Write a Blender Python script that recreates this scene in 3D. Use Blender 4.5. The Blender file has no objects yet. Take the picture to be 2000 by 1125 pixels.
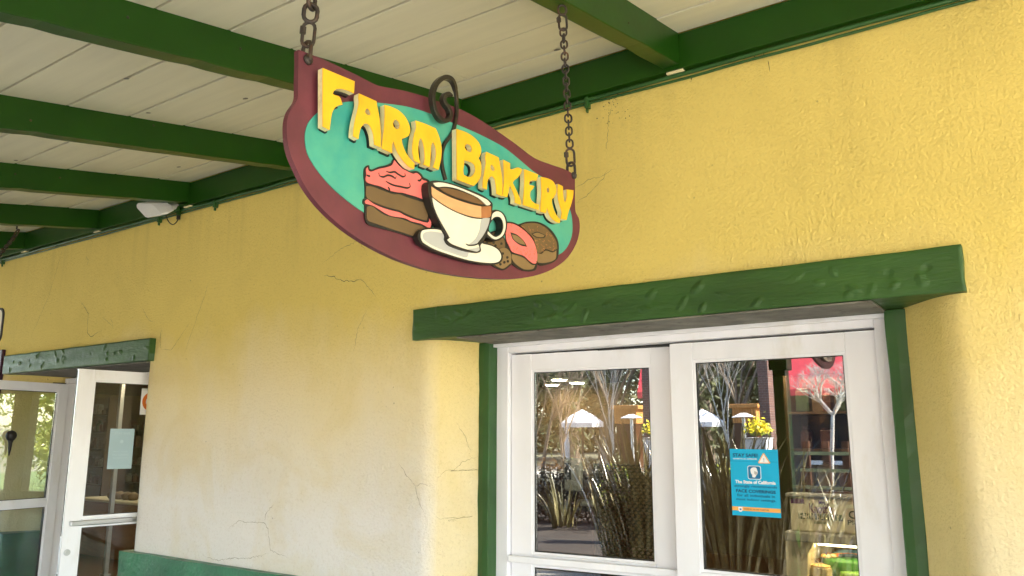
import bpy, bmesh, math, random
from mathutils import Vector, Matrix, noise, geometry
random.seed(7)
R = math.radians
scene = bpy.context.scene
# ------------------------------------------------------------------ camera
CAM = Vector((0, -3.2, 1.69))
RT = Vector((0.81879, 0.57409, 0.00191)); UP = Vector((0.10451, -0.15231, 0.98279)); FW = Vector((-0.5645, 0.8045, 0.18471))
FPX = 1547.5
cd = bpy.data.cameras.new('camera'); cam = bpy.data.objects.new('camera', cd); scene.collection.objects.link(cam)
cd.sensor_width = 36; cd.lens = FPX * 36 / 2000; cd.clip_end = 800; cd.clip_start = 0.05
cam.matrix_world = Matrix(((RT.x, UP.x, -FW.x, CAM.x), (RT.y, UP.y, -FW.y, CAM.y), (RT.z, UP.z, -FW.z, CAM.z), (0, 0, 0, 1)))
scene.camera = cam
# ------------------------------------------------------------------ world, sun, exposure
SUN_EL, SUN_AZ = R(46), R(110)          # azimuth clockwise from +Y: the sun stands out over the yard, to the right
w = bpy.data.worlds.new('World'); scene.world = w; w.use_nodes = True
wn = w.node_tree; bg = wn.nodes['Background']; sky = wn.nodes.new('ShaderNodeTexSky')
sky.sky_type = 'NISHITA'; sky.sun_disc = False; sky.sun_elevation = SUN_EL; sky.sun_rotation = SUN_AZ
sky.dust_density = 0.8; sky.air_density = 1.0
wn.links.new(sky.outputs[0], bg.inputs[0]); bg.inputs[1].default_value = 0.15
sd = bpy.data.lights.new('sun', 'SUN'); sd.energy = 4.6; sd.angle = R(0.5); sd.color = (1, 0.93, 0.82)
sun = bpy.data.objects.new('sun', sd); scene.collection.objects.link(sun)
tosun = Vector((math.sin(SUN_AZ) * math.cos(SUN_EL), math.cos(SUN_AZ) * math.cos(SUN_EL), math.sin(SUN_EL)))
sun.rotation_euler = tosun.to_track_quat('Z', 'Y').to_euler(); sun.location = tosun * 60
vs = scene.view_settings; vs.view_transform = 'Standard'; vs.look = 'None'; vs.gamma = 1; vs.use_curve_mapping = False
vs.exposure = 3.02
scene.cycles.max_bounces = 10; scene.cycles.diffuse_bounces = 6; scene.cycles.transparent_max_bounces = 16

# ------------------------------------------------------------------ helpers: measuring
def ray(px, py): return FW + RT * ((px - 1000) / FPX) - UP * ((py - 562.5) / FPX)
def atY(px, py, Y): d = ray(px, py); return CAM + d * ((Y - CAM.y) / d.y)
def atX(px, py, X): d = ray(px, py); return CAM + d * ((X - CAM.x) / d.x)
def atZ(px, py, Z): d = ray(px, py); return CAM + d * ((Z - CAM.z) / d.z)
def atP(px, py, p, n): d = ray(px, py); return CAM + d * ((p - CAM).dot(n) / d.dot(n))
GY = 0.362                                 # plane of the right hand door glass
def mir(px, py, D):                        # yard point whose mirror image in that glass stands D metres behind it
    p = atY(px, py + 21.6, GY + D); return Vector((p.x, GY - D, p.z))
# ------------------------------------------------------------------ helpers: objects
COL = scene.collection
def props(o, label=None, cat=None, group=None, kind=None):
    if label: o['label'] = label
    if cat: o['category'] = cat
    if group: o['group'] = group
    if kind: o['kind'] = kind
    return o
def thing(name, label, cat, loc=(0, 0, 0), group=None):
    o = bpy.data.objects.new(name, None); COL.objects.link(o); o.location = loc; o.empty_display_size = 0.05
    return props(o, label, cat, group)
def par(o, p):
    if p is not None:
        o.parent = p
        o.matrix_parent_inverse = wm(p).inverted()
    return o
def wm(o):
    m = o.matrix_basis.copy()
    if o.parent: m = wm(o.parent) @ o.matrix_parent_inverse @ m
    return m
class MB:
    """collects faces and links them as one mesh"""
    def __init__(s): s.v = []; s.f = []
    def add(s, vs, fs):
        b = len(s.v); s.v += [tuple(v) for v in vs]; s.f += [tuple(i + b for i in f) for f in fs]; return s
    def box(s, a, b, M=None):
        x0, y0, z0 = a; x1, y1, z1 = b
        vs = [Vector(p) for p in ((x0,y0,z0),(x1,y0,z0),(x1,y1,z0),(x0,y1,z0),(x0,y0,z1),(x1,y0,z1),(x1,y1,z1),(x0,y1,z1))]
        if M: vs = [M @ v for v in vs]
        return s.add(vs, [(0,3,2,1),(4,5,6,7),(0,1,5,4),(1,2,6,5),(2,3,7,6),(3,0,4,7)])
    def tube(s, pts, r, n=8, cap=True, closed=False):
        pts = [Vector(p) for p in pts]; m = len(pts); rr = r if isinstance(r, (list, tuple)) else [r] * m
        vs = []; prev = None
        for i, p in enumerate(pts):
            a = pts[i - 1] if (i or closed) else p; c = pts[(i + 1) % m] if (i < m - 1 or closed) else p
            t = (c - a).normalized()
            if prev is None:
                q = t.cross(Vector((0, 0, 1)));
                if q.length < 0.05: q = t.cross(Vector((1, 0, 0)))
            else: q = prev - t * prev.dot(t)
            q.normalize(); prev = q; k = t.cross(q)
            for j in range(n):
                an = 2 * math.pi * j / n; vs.append(p + (q * math.cos(an) + k * math.sin(an)) * rr[i])
        fs = []
        for i in range(m if closed else m - 1):
            i2 = (i + 1) % m
            for j in range(n): fs.append((i*n+j, i*n+(j+1)%n, i2*n+(j+1)%n, i2*n+j))
        if cap and not closed: fs += [tuple(range(n))[::-1], tuple((m-1)*n + j for j in range(n))]
        return s.add(vs, fs)
    def lathe(s, prof, c, n=24, M=None):
        vs = []; c = Vector(c)
        for r_, z in prof:
            for j in range(n):
                an = 2*math.pi*j/n; v = Vector((r_*math.cos(an), r_*math.sin(an), z)); v = M @ v if M else v; vs.append(v + c)
        fs = []
        for i in range(len(prof)-1):
            for j in range(n): fs.append((i*n+j, i*n+(j+1)%n, (i+1)*n+(j+1)%n, (i+1)*n+j))
        fs += [tuple(range(n))[::-1], tuple((len(prof)-1)*n + j for j in range(n))]
        return s.add(vs, fs)
    def build(s, name, mat, parent=None, bevel=0, smooth=False, seg=2):
        me = bpy.data.meshes.new(name); me.from_pydata(s.v, [], s.f); me.validate()
        bm = bmesh.new(); bm.from_mesh(me); bmesh.ops.recalc_face_normals(bm, faces=bm.faces); bm.to_mesh(me); bm.free()
        me.materials.append(mat); o = bpy.data.objects.new(name, me); COL.objects.link(o)
        if smooth:
            for p in me.polygons: p.use_smooth = True
        if bevel:
            b = o.modifiers.new('bevel', 'BEVEL'); b.width = bevel; b.segments = seg; b.limit_method = 'ANGLE'; b.angle_limit = R(35)
        return par(o, parent)
def catmull(pts, closed=True, sub=5, corner=50):
    pts = [Vector(p) for p in pts]; n = len(pts); out = []
    def iscorner(i):
        if not closed and i in (0, n-1): return True
        a = pts[i]-pts[i-1]; b = pts[(i+1) % n]-pts[i]
        if a.length < 1e-9 or b.length < 1e-9: return True
        return a.angle(b) > R(corner)
    cs = [iscorner(i) for i in range(n)]
    for i in range(n if closed else n-1):
        p1 = pts[i]; p2 = pts[(i+1) % n]; p0 = pts[i-1]; p3 = pts[(i+2) % n]
        t1 = (p2-p0)*0.5 if not cs[i] else (p2-p1)*0.6
        t2 = (p3-p1)*0.5 if not cs[(i+1) % n] else (p2-p1)*0.6
        L = (p2-p1).length
        if t1.length > L*1.2: t1 = t1*(L*1.2/t1.length)
        if t2.length > L*1.2: t2 = t2*(L*1.2/t2.length)
        if cs[i] and cs[(i+1) % n]: out.append(p1); continue
        for k in range(sub):
            t = k/sub; out.append((2*t**3-3*t**2+1)*p1+(t**3-2*t**2+t)*t1+(-2*t**3+3*t**2)*p2+(t**3-t**2)*t2)
    if not closed: out.append(pts[-1])
    return out
def prism(mb, outer, holes, P0, P1):
    """outer/holes: 2-D loops; P0, P1 map a 2-D point to the back and the front face"""
    loops = [outer] + holes
    tris = geometry.tessellate_polygon([[Vector((p[0], p[1], 0)) for p in l] for l in loops])
    flat = [p for l in loops for p in l]; n = len(flat)
    vs = [P0(p) for p in flat] + [P1(p) for p in flat]
    fs = [tuple(t) for t in tris] + [tuple(i + n for i in t)[::-1] for t in tris]
    b = 0
    for l in loops:
        m = len(l)
        for i in range(m): j = (i+1) % m; fs.append((b+i, b+j, n+b+j, n+b+i))
        b += m
    mb.add(vs, fs); return mb
# ------------------------------------------------------------------ helpers: materials
def mat(name, col, rough=0.5, var=0.0, vscale=3.0, bump=0.0, bscale=30.0, bdist=0.002, col2=None, mix2=(0.45, 0.62), scale2=2.0, metal=0.0, spec=0.5, stretch=None, rvar=0.0, coat=0.0):
    m = bpy.data.materials.new(name); m.use_nodes = True; nt = m.node_tree; N = nt.nodes; L = nt.links
    b = N['Principled BSDF']; b.inputs['Roughness'].default_value = rough; b.inputs['Metallic'].default_value = metal
    b.inputs['Specular IOR Level'].default_value = spec; b.inputs['Base Color'].default_value = (*col, 1)
    if coat: b.inputs['Coat Weight'].default_value = coat; b.inputs['Coat Roughness'].default_value = 0.15
    tc = N.new('ShaderNodeTexCoord'); vec = tc.outputs['Object']
    if stretch:
        mp = N.new('ShaderNodeMapping'); mp.inputs['Scale'].default_value = stretch; L.new(vec, mp.inputs[0]); vec = mp.outputs[0]
    cur = None
    if col2:
        n = N.new('ShaderNodeTexNoise'); n.inputs['Scale'].default_value = scale2; n.inputs['Detail'].default_value = 6; n.inputs['Roughness'].default_value = 0.65; L.new(vec, n.inputs['Vector'])
        r = N.new('ShaderNodeMapRange'); r.inputs[1].default_value = mix2[0]; r.inputs[2].default_value = mix2[1]; L.new(n.outputs[0], r.inputs[0])
        mx = N.new('ShaderNodeMix'); mx.data_type = 'RGBA'; mx.inputs[6].default_value = (*col, 1); mx.inputs[7].default_value = (*col2, 1); L.new(r.outputs[0], mx.inputs[0]); cur = mx.outputs[2]
    if var:
        n = N.new('ShaderNodeTexNoise'); n.inputs['Scale'].default_value = vscale; n.inputs['Detail'].default_value = 8; L.new(vec, n.inputs['Vector'])
        r = N.new('ShaderNodeMapRange'); r.inputs[1].default_value = 0.3; r.inputs[2].default_value = 0.7; r.inputs[3].default_value = 1-var; r.inputs[4].default_value = 1+var; L.new(n.outputs[0], r.inputs[0])
        h = N.new('ShaderNodeHueSaturation'); h.inputs['Color'].default_value = (*col, 1)
        if cur: L.new(cur, h.inputs['Color'])
        L.new(r.outputs[0], h.inputs['Value']); cur = h.outputs[0]
    if cur: L.new(cur, b.inputs['Base Color'])
    if rvar:
        n = N.new('ShaderNodeTexNoise'); n.inputs['Scale'].default_value = vscale*2.3; n.inputs['Detail'].default_value = 5; L.new(vec, n.inputs['Vector'])
        r = N.new('ShaderNodeMapRange'); r.inputs[1].default_value = 0.3; r.inputs[2].default_value = 0.7; r.inputs[3].default_value = max(0, rough-rvar); r.inputs[4].default_value = rough+rvar
        L.new(n.outputs[0], r.inputs[0]); L.new(r.outputs[0], b.inputs['Roughness'])
    if bump:
        n = N.new('ShaderNodeTexNoise'); n.inputs['Scale'].default_value = bscale; n.inputs['Detail'].default_value = 5; L.new(vec, n.inputs['Vector'])
        bu = N.new('ShaderNodeBump'); bu.inputs['Strength'].default_value = bump; bu.inputs['Distance'].default_value = bdist
        L.new(n.outputs[0], bu.inputs['Height']); L.new(bu.outputs[0], b.inputs['Normal'])
    return m
def emis(name, col, s):
    m = bpy.data.materials.new(name); m.use_nodes = True; b = m.node_tree.nodes['Principled BSDF']
    b.inputs['Base Color'].default_value = (*col, 1); b.inputs['Emission Color'].default_value = (*col, 1); b.inputs['Emission Strength'].default_value = s
    return m
def stucco():
    m = bpy.data.materials.new('yellow_stucco'); m.use_nodes = True; nt = m.node_tree; N = nt.nodes; L = nt.links
    b = N['Principled BSDF']; b.inputs['Roughness'].default_value = 0.85; b.inputs['Specular IOR Level'].default_value = 0.2
    tc = N.new('ShaderNodeTexCoord'); P = tc.outputs['Object']
    def noi(sc, det=6, ro=0.6, dist=0.0, vec=None):
        n = N.new('ShaderNodeTexNoise'); n.inputs['Scale'].default_value = sc; n.inputs['Detail'].default_value = det; n.inputs['Roughness'].default_value = ro; n.inputs['Distortion'].default_value = dist
        L.new(vec or P, n.inputs['Vector']); return n.outputs[0]
    def mr(v, a, c, d=0.0, e=1.0):
        r = N.new('ShaderNodeMapRange'); r.inputs[1].default_value = a; r.inputs[2].default_value = c; r.inputs[3].default_value = d; r.inputs[4].default_value = e; L.new(v, r.inputs[0]); return r.outputs[0]
    def math_(op, a, c):
        q = N.new('ShaderNodeMath'); q.operation = op
        for i, x in enumerate((a, c)):
            if isinstance(x, (int, float)): q.inputs[i].default_value = x
            else: L.new(x, q.inputs[i])
        return q.outputs[0]
    def mixc(f, a, c):
        x = N.new('ShaderNodeMix'); x.data_type = 'RGBA'
        for i, s in ((6, a), (7, c)):
            if isinstance(s, tuple): x.inputs[i].default_value = (*s, 1)
            else: L.new(s, x.inputs[i])
        if isinstance(f, float): x.inputs[0].default_value = f
        else: L.new(f, x.inputs[0])
        return x.outputs[2]
    sp = N.new('ShaderNodeSeparateXYZ'); L.new(P, sp.inputs[0])
    # bluish sky light low on the wall, painted in as a patchy cream fade
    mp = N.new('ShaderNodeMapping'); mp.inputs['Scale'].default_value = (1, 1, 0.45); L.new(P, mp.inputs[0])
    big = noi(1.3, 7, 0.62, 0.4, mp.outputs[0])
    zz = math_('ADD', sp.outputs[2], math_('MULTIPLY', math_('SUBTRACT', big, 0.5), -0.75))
    sky_fade = mr(zz, 2.45, 1.30, 0.0, SKY_FADE)
    sky_fade = math_('MULTIPLY', sky_fade, mr(sp.outputs[0], -2.2, -0.6, 1.0, 0.5))
    sky_fade = math_('MULTIPLY', sky_fade, mr(sp.outputs[1], 0.005, 0.05, 1.0, 0.5))   # less of the painted sky light in the reveals
    c = mixc(sky_fade, YEL, CREAM)
    # uneven repaint patches
    c = mixc(math_('MULTIPLY', mr(noi(2.2, 5, 0.55, 0.8), 0.5, 0.66), 0.22), c, (0.70, 0.53, 0.14))
    c = mixc(math_('MULTIPLY', mr(noi(60, 8, 0.75), 0.52, 0.70), 0.24), c, (0.40, 0.30, 0.11))  # fine dark speckle painted in for small shadows in the stucco pits
    # dirt specks
    v = N.new('ShaderNodeTexVoronoi'); v.inputs['Scale'].default_value = 16; L.new(P, v.inputs['Vector'])
    speck = math_('MULTIPLY', mr(v.outputs['Distance'], 0.10, 0.04), mr(noi(3.1, 3), 0.55, 0.62))
    c = mixc(math_('MULTIPLY', speck, 0.5), c, (0.16, 0.11, 0.05))
    ms_ = N.new('ShaderNodeMapping'); ms_.inputs['Scale'].default_value = (9, 1, 0.5); L.new(P, ms_.inputs[0])
    drip = math_('MULTIPLY', mr(noi(1.0, 5, 0.6, 0, ms_.outputs[0]), 0.5, 0.75), mr(math_('ADD', sp.outputs[2], math_('MULTIPLY', noi(0.8, 2), 0.8)), 3.05, 3.7))
    c = mixc(math_('MULTIPLY', drip, 0.20), c, (0.34, 0.26, 0.08))
    L.new(c, b.inputs['Base Color'])
    n1 = noi(72, 5, 0.66, 0.1); n2 = noi(120, 4, 0.6, 0.0); n3 = noi(6, 4, 0.5, 0.8)
    mt_ = N.new('ShaderNodeMapping'); mt_.inputs['Rotation'].default_value = (0, R(35), 0); mt_.inputs['Scale'].default_value = (1, 1, 0.35); L.new(P, mt_.inputs[0])
    tr_ = noi(30, 5, 0.6, 0.6, mt_.outputs[0])
    h = math_('ADD', math_('MULTIPLY', n1, 2.2), math_('MULTIPLY', n2, 0.5)); h = math_('ADD', h, math_('MULTIPLY', n3, 0.8))
    h = math_('ADD', h, math_('MULTIPLY', math_('MULTIPLY', mr(tr_, 0.5, 0.62), 0.5), mr(noi(1.7, 3), 0.45, 0.62)))
    rough_amt = mr(noi(0.9, 4), 0.38, 0.62, 0.8, 1.0)
    bu = N.new('ShaderNodeBump'); bu.inputs['Distance'].default_value = 0.0054; L.new(rough_amt, bu.inputs['Strength'])
    L.new(h, bu.inputs['Height']); L.new(bu.outputs[0], b.inputs['Normal'])
    return m
YEL = (0.83, 0.635, 0.175); CREAM = (0.84, 0.80, 0.74); SKY_FADE = 0.95
M = {}
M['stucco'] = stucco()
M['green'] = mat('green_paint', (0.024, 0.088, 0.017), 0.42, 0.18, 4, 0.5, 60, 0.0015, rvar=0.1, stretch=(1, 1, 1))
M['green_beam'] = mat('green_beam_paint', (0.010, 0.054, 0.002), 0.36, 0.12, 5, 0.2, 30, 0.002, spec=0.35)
M['green_rough'] = mat('green_lintel_paint', (0.032, 0.088, 0.016), 0.46, 0.25, 9, 0.9, 110, 0.003, col2=(0.045, 0.100, 0.018), mix2=(0.5, 0.7), scale2=5, spec=0.38, stretch=(0.22, 1, 1), rvar=0.08)
M['dado'] = mat('dado_paint', (0.012, 0.135, 0.050), 0.38, 0.25, 6, 0.8, 35, 0.004, rvar=0.08)
M['ceil'] = mat('cream_board_paint', (0.66, 0.63, 0.48), 0.62, 0.05, 3, 0.25, 12, 0.002, stretch=(0.5, 6, 1))
M['gap'] = mat('dark_gap', (0.05, 0.045, 0.035), 0.9)
M['white'] = mat('white_door_paint', (0.86, 0.86, 0.89), 0.38, 0.05, 6, 0.2, 25, 0.001, rvar=0.06, col2=(0.74, 0.72, 0.68), mix2=(0.58, 0.8), scale2=5, stretch=(1, 1, 0.35))
M['edge'] = mat('aluminium_edge', (0.62, 0.62, 0.63), 0.35, 0.05, 10, metal=0.5)
M['metal'] = mat('brushed_metal', (0.55, 0.56, 0.58), 0.3, 0.05, 20, metal=0.9)
M['seal'] = mat('black_rubber', (0.02, 0.02, 0.02), 0.6)
M['soffit'] = mat('dirty_plaster', (0.17, 0.16, 0.13), 0.8, 0.3, 9, 0.7, 40, 0.003, col2=(0.10, 0.085, 0.065), mix2=(0.6, 0.68), scale2=14)
M['maroon'] = mat('maroon_paint', (0.128, 0.024, 0.035), 0.5, 0.16, 9, 0.3, 70, 0.001, col2=(0.090, 0.017, 0.028), mix2=(0.4, 0.7), scale2=6)
M['teal'] = mat('teal_paint', (0.068, 0.345, 0.235), 0.5, 0.10, 7, 0.25, 90, 0.0008, col2=(0.024, 0.29, 0.245), mix2=(0.42, 0.66), scale2=5)
M['letter'] = mat('yellow_letter_paint', (0.78, 0.42, 0.010), 0.5, 0.10, 14, 0.3, 90, 0.0008, col2=(0.66, 0.36, 0.015), mix2=(0.5, 0.75), scale2=12)
M['cream'] = mat('cream_edge_paint', (0.84, 0.72, 0.42), 0.5, 0.1, 20, 0.3, 60, 0.001, col2=(0.6, 0.46, 0.22), mix2=(0.58, 0.75), scale2=16)
M['black'] = mat('black_paint', (0.012, 0.010, 0.008), 0.5, 0.1, 20)
M['pink'] = mat('pink_paint', (0.76, 0.155, 0.135), 0.5, 0.08, 20, 0.1, 60, 0.0005)
M['brown'] = mat('brown_paint', (0.130, 0.078, 0.030), 0.5, 0.08, 20, 0.1, 60, 0.0005)
M['brown2'] = mat('light_brown_paint', (0.20, 0.125, 0.050), 0.5, 0.08, 20)
M['cupwhite'] = mat('cup_white_paint', (0.72, 0.67, 0.53), 0.45, 0.07, 12, 0.1, 60, 0.0005)
M['cupgrey'] = mat('cup_grey_paint', (0.40, 0.40, 0.38), 0.45, 0.05, 12)
M['orange'] = mat('orange_band_paint', (0.66, 0.34, 0.15), 0.45, 0.1, 14, stretch=(1, 1, 4))
M['rust'] = mat('rust_band_paint', (0.36, 0.14, 0.05), 0.45, 0.15, 30)
M['coffee'] = mat('coffee_paint', (0.15, 0.075, 0.03), 0.45, 0.15, 10)
M['iron'] = mat('weathered_iron', (0.045, 0.035, 0.028), 0.5, 0.3, 30, 0.4, 120, 0.001, col2=(0.12, 0.055, 0.025), mix2=(0.5, 0.68), scale2=25, metal=0.4)
M['steel'] = mat('dark_scroll_steel', (0.05, 0.042, 0.032), 0.35, 0.2, 20, 0.3, 60, 0.001, metal=0.6)
M['crack'] = mat('crack_dirt', (0.13, 0.085, 0.03), 0.9, 0.3, 40)
M['hair'] = mat('faint_crack', (0.27, 0.19, 0.07), 0.9, 0.3, 40)

# ================================================================== GROUND
def plane(name, x0, y0, x1, y1, z, m, label=None):
    o = MB().add([(x0,y0,z),(x1,y0,z),(x1,y1,z),(x0,y1,z)], [(0,1,2,3)]).build(name, m); return props(o, label, None, None, 'structure')
M['pave'] = mat('warm_concrete', (0.42, 0.39, 0.33), 0.85, 0.15, 1.5, 0.3, 20, 0.003, col2=(0.35, 0.32, 0.27), scale2=0.8)
M['soil'] = mat('dark_soil', (0.035, 0.026, 0.018), 0.95, 0.3, 3)
M['grnd'] = mat('ground_mix', (0.16, 0.15, 0.09), 0.95, 0.3, 0.5)
plane('ground', -300, -300, 300, 300, -0.02, M['grnd'])
plane('pavement', -24, -30, 26, 0.5, 0.0, M['pave'])

# ================================================================== BUILDING WALL
def smooth(a, b, x):
    t = max(0, min(1, (x-a)/(b-a))); return t*t*(3-2*t)
def und(x, z):
    v = noise.noise(Vector((x*0.9, z*0.9, 3.1)))*0.010 + noise.noise(Vector((x*3.1, z*3.1, 9.7)))*0.004
    return v
ZL = 2.26
def corner(xa, ya, xb, yb, xw, n=7):
    """profile points: flat wall up to xw, rounded onto the splay that ends at (xb,yb)"""
    pts = []
    for i in range(n+1):
        t = i/n; p0 = Vector((xw, 0)); p1 = Vector((xa, ya)); p2 = Vector((xa + (xb-xa)*0.35, ya + (yb-ya)*0.35))
        pts.append(p0*(1-t)**2 + p1*2*t*(1-t) + p2*t*t)
    for i in range(1, 8):
        t = 0.35 + 0.65*i/7; pts.append(Vector((xa+(xb-xa)*t, ya+(yb-ya)*t)))
    return [(p.x, p.y) for p in pts]
def wallmesh():
    mb = MB()
    def sheet(cols, zs, fade=True):
        n = len(zs); vs = []
        for x, y in cols:
            k = 1.0
            for z in zs: vs.append((x, y - und(x, z)*(1 if y < 0.24 else 0) , z))
        fs = []
        for i in range(len(cols)-1):
            for j in range(n-1): fs.append((i*n+j, (i+1)*n+j, (i+1)*n+j+1, i*n+j+1))
        mb.add(vs, fs)
    def lin(a, b, s=0.05):
        n = max(1, int(round(abs(b-a)/s))); return [a + (b-a)*i/n for i in range(n+1)]
    zlo = lin(0, ZL, 0.05); zhi = lin(ZL, 3.62, 0.05)
    sheet([(x, 0) for x in lin(-13, 5)], zhi)
    # left pier, middle pier, right pier (below the lintels)
    sheet([(x, 0) for x in lin(-13, -7.80)] + corner(-7.70, 0.0, -7.50, 0.38, -7.80)[1:], zlo)
    mid = [(-5.475, 0.5), (-5.472, 0.35), (-5.468, 0.2), (-5.466, 0.08), (-5.462, 0.012), (-5.45, 0.0)]
    rc = corner(-2.755, 0.0, -2.638, 0.262, -2.84)
    sheet(mid + [(x, 0) for x in lin(-5.45, -2.84)[1:]] + rc[1:], zlo)
    lc = corner(-0.335, 0.0, -0.516, 0.262, -0.275)
    sheet(list(reversed(lc)) + [(x, 0) for x in lin(-0.275, 5)[1:]], zlo)
    # undersides of the wall over the two openings and returns behind the frames
    mb.box((-7.80, 0.004, ZL-0.02), (-5.44, 0.5, ZL)); mb.box((-2.85, 0.004, ZL-0.02), (-0.26, 0.5, ZL))
    mb.box((-2.80, 0.264, 0), (-2.642, 0.5, ZL-0.02)); mb.box((-0.512, 0.264, 0), (-0.34, 0.5, ZL-0.02))
    mb.box((-7.72, 0.384, 0), (-7.505, 0.52, ZL-0.02))
    return mb
building = thing('bakery_building', 'yellow stucco bakery front with green trim and recessed doorways', 'building', (-4, 0, 0))
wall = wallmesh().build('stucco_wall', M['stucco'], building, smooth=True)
wall['label'] = 'cracked yellow stucco wall, with pale sky light painted in low down'
def profY(x, z):
    if z > ZL: return 0
    def seg(pts):
        for (xa, ya), (xb, yb) in zip(pts, pts[1:]):
            if min(xa, xb) <= x <= max(xa, xb): return ya + (yb-ya)*(x-xa)/(xb-xa+1e-9)
        return None
    r = seg(corner(-2.755, 0, -2.638, 0.262, -2.84))
    if r is None: r = seg(corner(-0.335, 0, -0.516, 0.262, -0.275))
    return r or 0
def onwall(px, py):
    Y = 0
    for _ in range(12):
        p = atY(px, py, Y); Y = Y*0.5 + 0.5*(profY(p.x, p.z) - und(p.x, p.z))
    return p
def crack(pts, wd=0.0040, m='crack', jit=0.007):
    P = [onwall(*p) for p in pts]; out = []
    for a, b in zip(P, P[1:]):
        n = max(2, int((b-a).length/0.012))
        for i in range(n):
            q = a.lerp(b, i/n)
            if i: q = q + Vector((random.uniform(-jit, jit), 0, random.uniform(-jit, jit)))*0.7
            out.append(q)
    out.append(P[-1]); n = len(out); vs = []; fs = []
    for i, q in enumerate(out):
        t = (out[min(n-1, i+1)] - out[max(0, i-1)]); s = Vector((-t.z, 0, t.x)); s = s.normalized() if s.length else Vector((0, 0, 1))
        e = min(1, 4*min(i, n-1-i)/n + 0.12); ww = wd*e*random.uniform(0.35, 1.1)
        y = profY(q.x, q.z) - und(q.x, q.z) - 0.0016
        a = q - s*ww/2; b = q + s*ww/2
        vs += [(a.x, y, a.z), (b.x, y, b.z)]
    for i in range(n-1): fs.append((2*i, 2*i+1, 2*i+3, 2*i+2))
    return MB().add(vs, fs).build('crack', M[m], building)
for c in ([(156,585),(163,595),(173,613),(171,635),(171,650),(178,658),(200,645)], [(632,537),(650,540),(668,548),(690,550),(712,545)],
          [(315,643),(313,665),(315,683)]): crack(c)
for c in ([(778,904),(798,932),(811,949),(816,972),(821,987),(831,1005)], [(854,942),(856,932),(871,919),(886,919),(901,904),(921,894),(934,892)],
          [(851,1007),(861,1015),(874,1012),(894,1018)], [(441,1037),(466,1017),(486,1020),(516,1021),(524,1032),(527,1062),(529,1075),(552,1085),(572,1093)], [(396,1085),(426,1095),(456,1090),(491,1090),(526,1080)],
          [(516,1021),(521,1002),(534,985)], [(315,683),(335,683),(350,662),(371,630)], [(1198,193),(1195,211),(1189,230),(1187,260),(1184,302)],
          [(1125,397),(1146,384),(1175,352),(1190,330)], [(168,499),(173,508),(170,520)], [(891,824),(911,856),(921,886)], [(200,620),(215,632),(222,640)], [(216,618),(222,640)],
          [(811,949),(826,945),(840,951)], [(630,515),(660,490),(700,470),(720,500)], [(700,540),(715,555),(735,580)], [(1200,330),(1175,345),(1150,350),(1120,372)],
          [(300,630),(290,625),(278,600)], [(360,690),(392,600),(410,545)], [(60,660),(95,580),(130,460)], [(720,600),(700,640),(690,690)]): crack(c, 0.0026, 'hair')
for c in ([(1500,118),(1502,128),(1504,141)], [(1473,105),(1475,115)], [(1492,103),(1492,113)], [(413,395),(416,402),(414,411)], [(1352,150),(1350,158)]): crack(c, 0.005, 'crack', 0.001)
# mildew flecks round the old patch right of the sign
mb = MB()
for i in range(60):
    px = random.gauss(1200, 13); py = random.gauss(200, 20) + (px-1203)*-0.5
    p = onwall(px, py); r_ = random.uniform(0.0012, 0.0042); a0 = random.random()*6
    y = p.y-0.0018; mb.add([(p.x + r_*math.cos(a0+k*1.257)*random.uniform(.5, 1.2), y, p.z + r_*math.sin(a0+k*1.257)*random.uniform(.5, 1.2)) for k in range(5)], [(0,1,2,3,4)])
props(mb.build('mildew_stain', M['crack'], building), kind='stuff')

# ---- dado
def dado(x0, x1, endl=None):
    mb = MB(); nx = max(2, int((x1-x0)/0.04)); nz = 20; vs = []; fs = []
    for i in range(nx+1):
        x = x0 + (x1-x0)*i/nx
        for j in range(nz+1):
            z = 0.905*j/nz
            vs.append((x, -0.052 - noise.noise(Vector((x*4, z*5, 2)))*0.007, z + (noise.noise(Vector((x*3, 1, 8)))*0.006 if j == nz else 0)))
    for i in range(nx):
        for j in range(nz): fs.append((i*(nz+1)+j, (i+1)*(nz+1)+j, (i+1)*(nz+1)+j+1, i*(nz+1)+j+1))
    b = len(vs)
    for i in range(nx+1): vs.append((x0+(x1-x0)*i/nx, 0.02, 0.905))
    for i in range(nx): fs.append((i*(nz+1)+nz, (i+1)*(nz+1)+nz, b+i+1, b+i))
    for e in (0, nx):       # ends
        q = len(vs); vs += [(x0+(x1-x0)*e/nx, 0.02, 0.905*j/nz) for j in range(nz+1)]
        for j in range(nz): fs.append((e*(nz+1)+j, e*(nz+1)+j+1, q+j+1, q+j))
    return mb.add(vs, fs).build('dado', M['dado'], building, smooth=False)
dado(-5.545, -2.80)
MB().box((-5.545, 0.022, 0), (-5.48, 0.45, 0.905)).build('dado', M['dado'], building, bevel=0.01)
dado(-13, -7.66); dado(-0.30, 5)
MB().box((-7.70, 0.0, 0), (-7.46, 0.38, 0.88)).build('dado', M['dado'], building, bevel=0.01)

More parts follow.
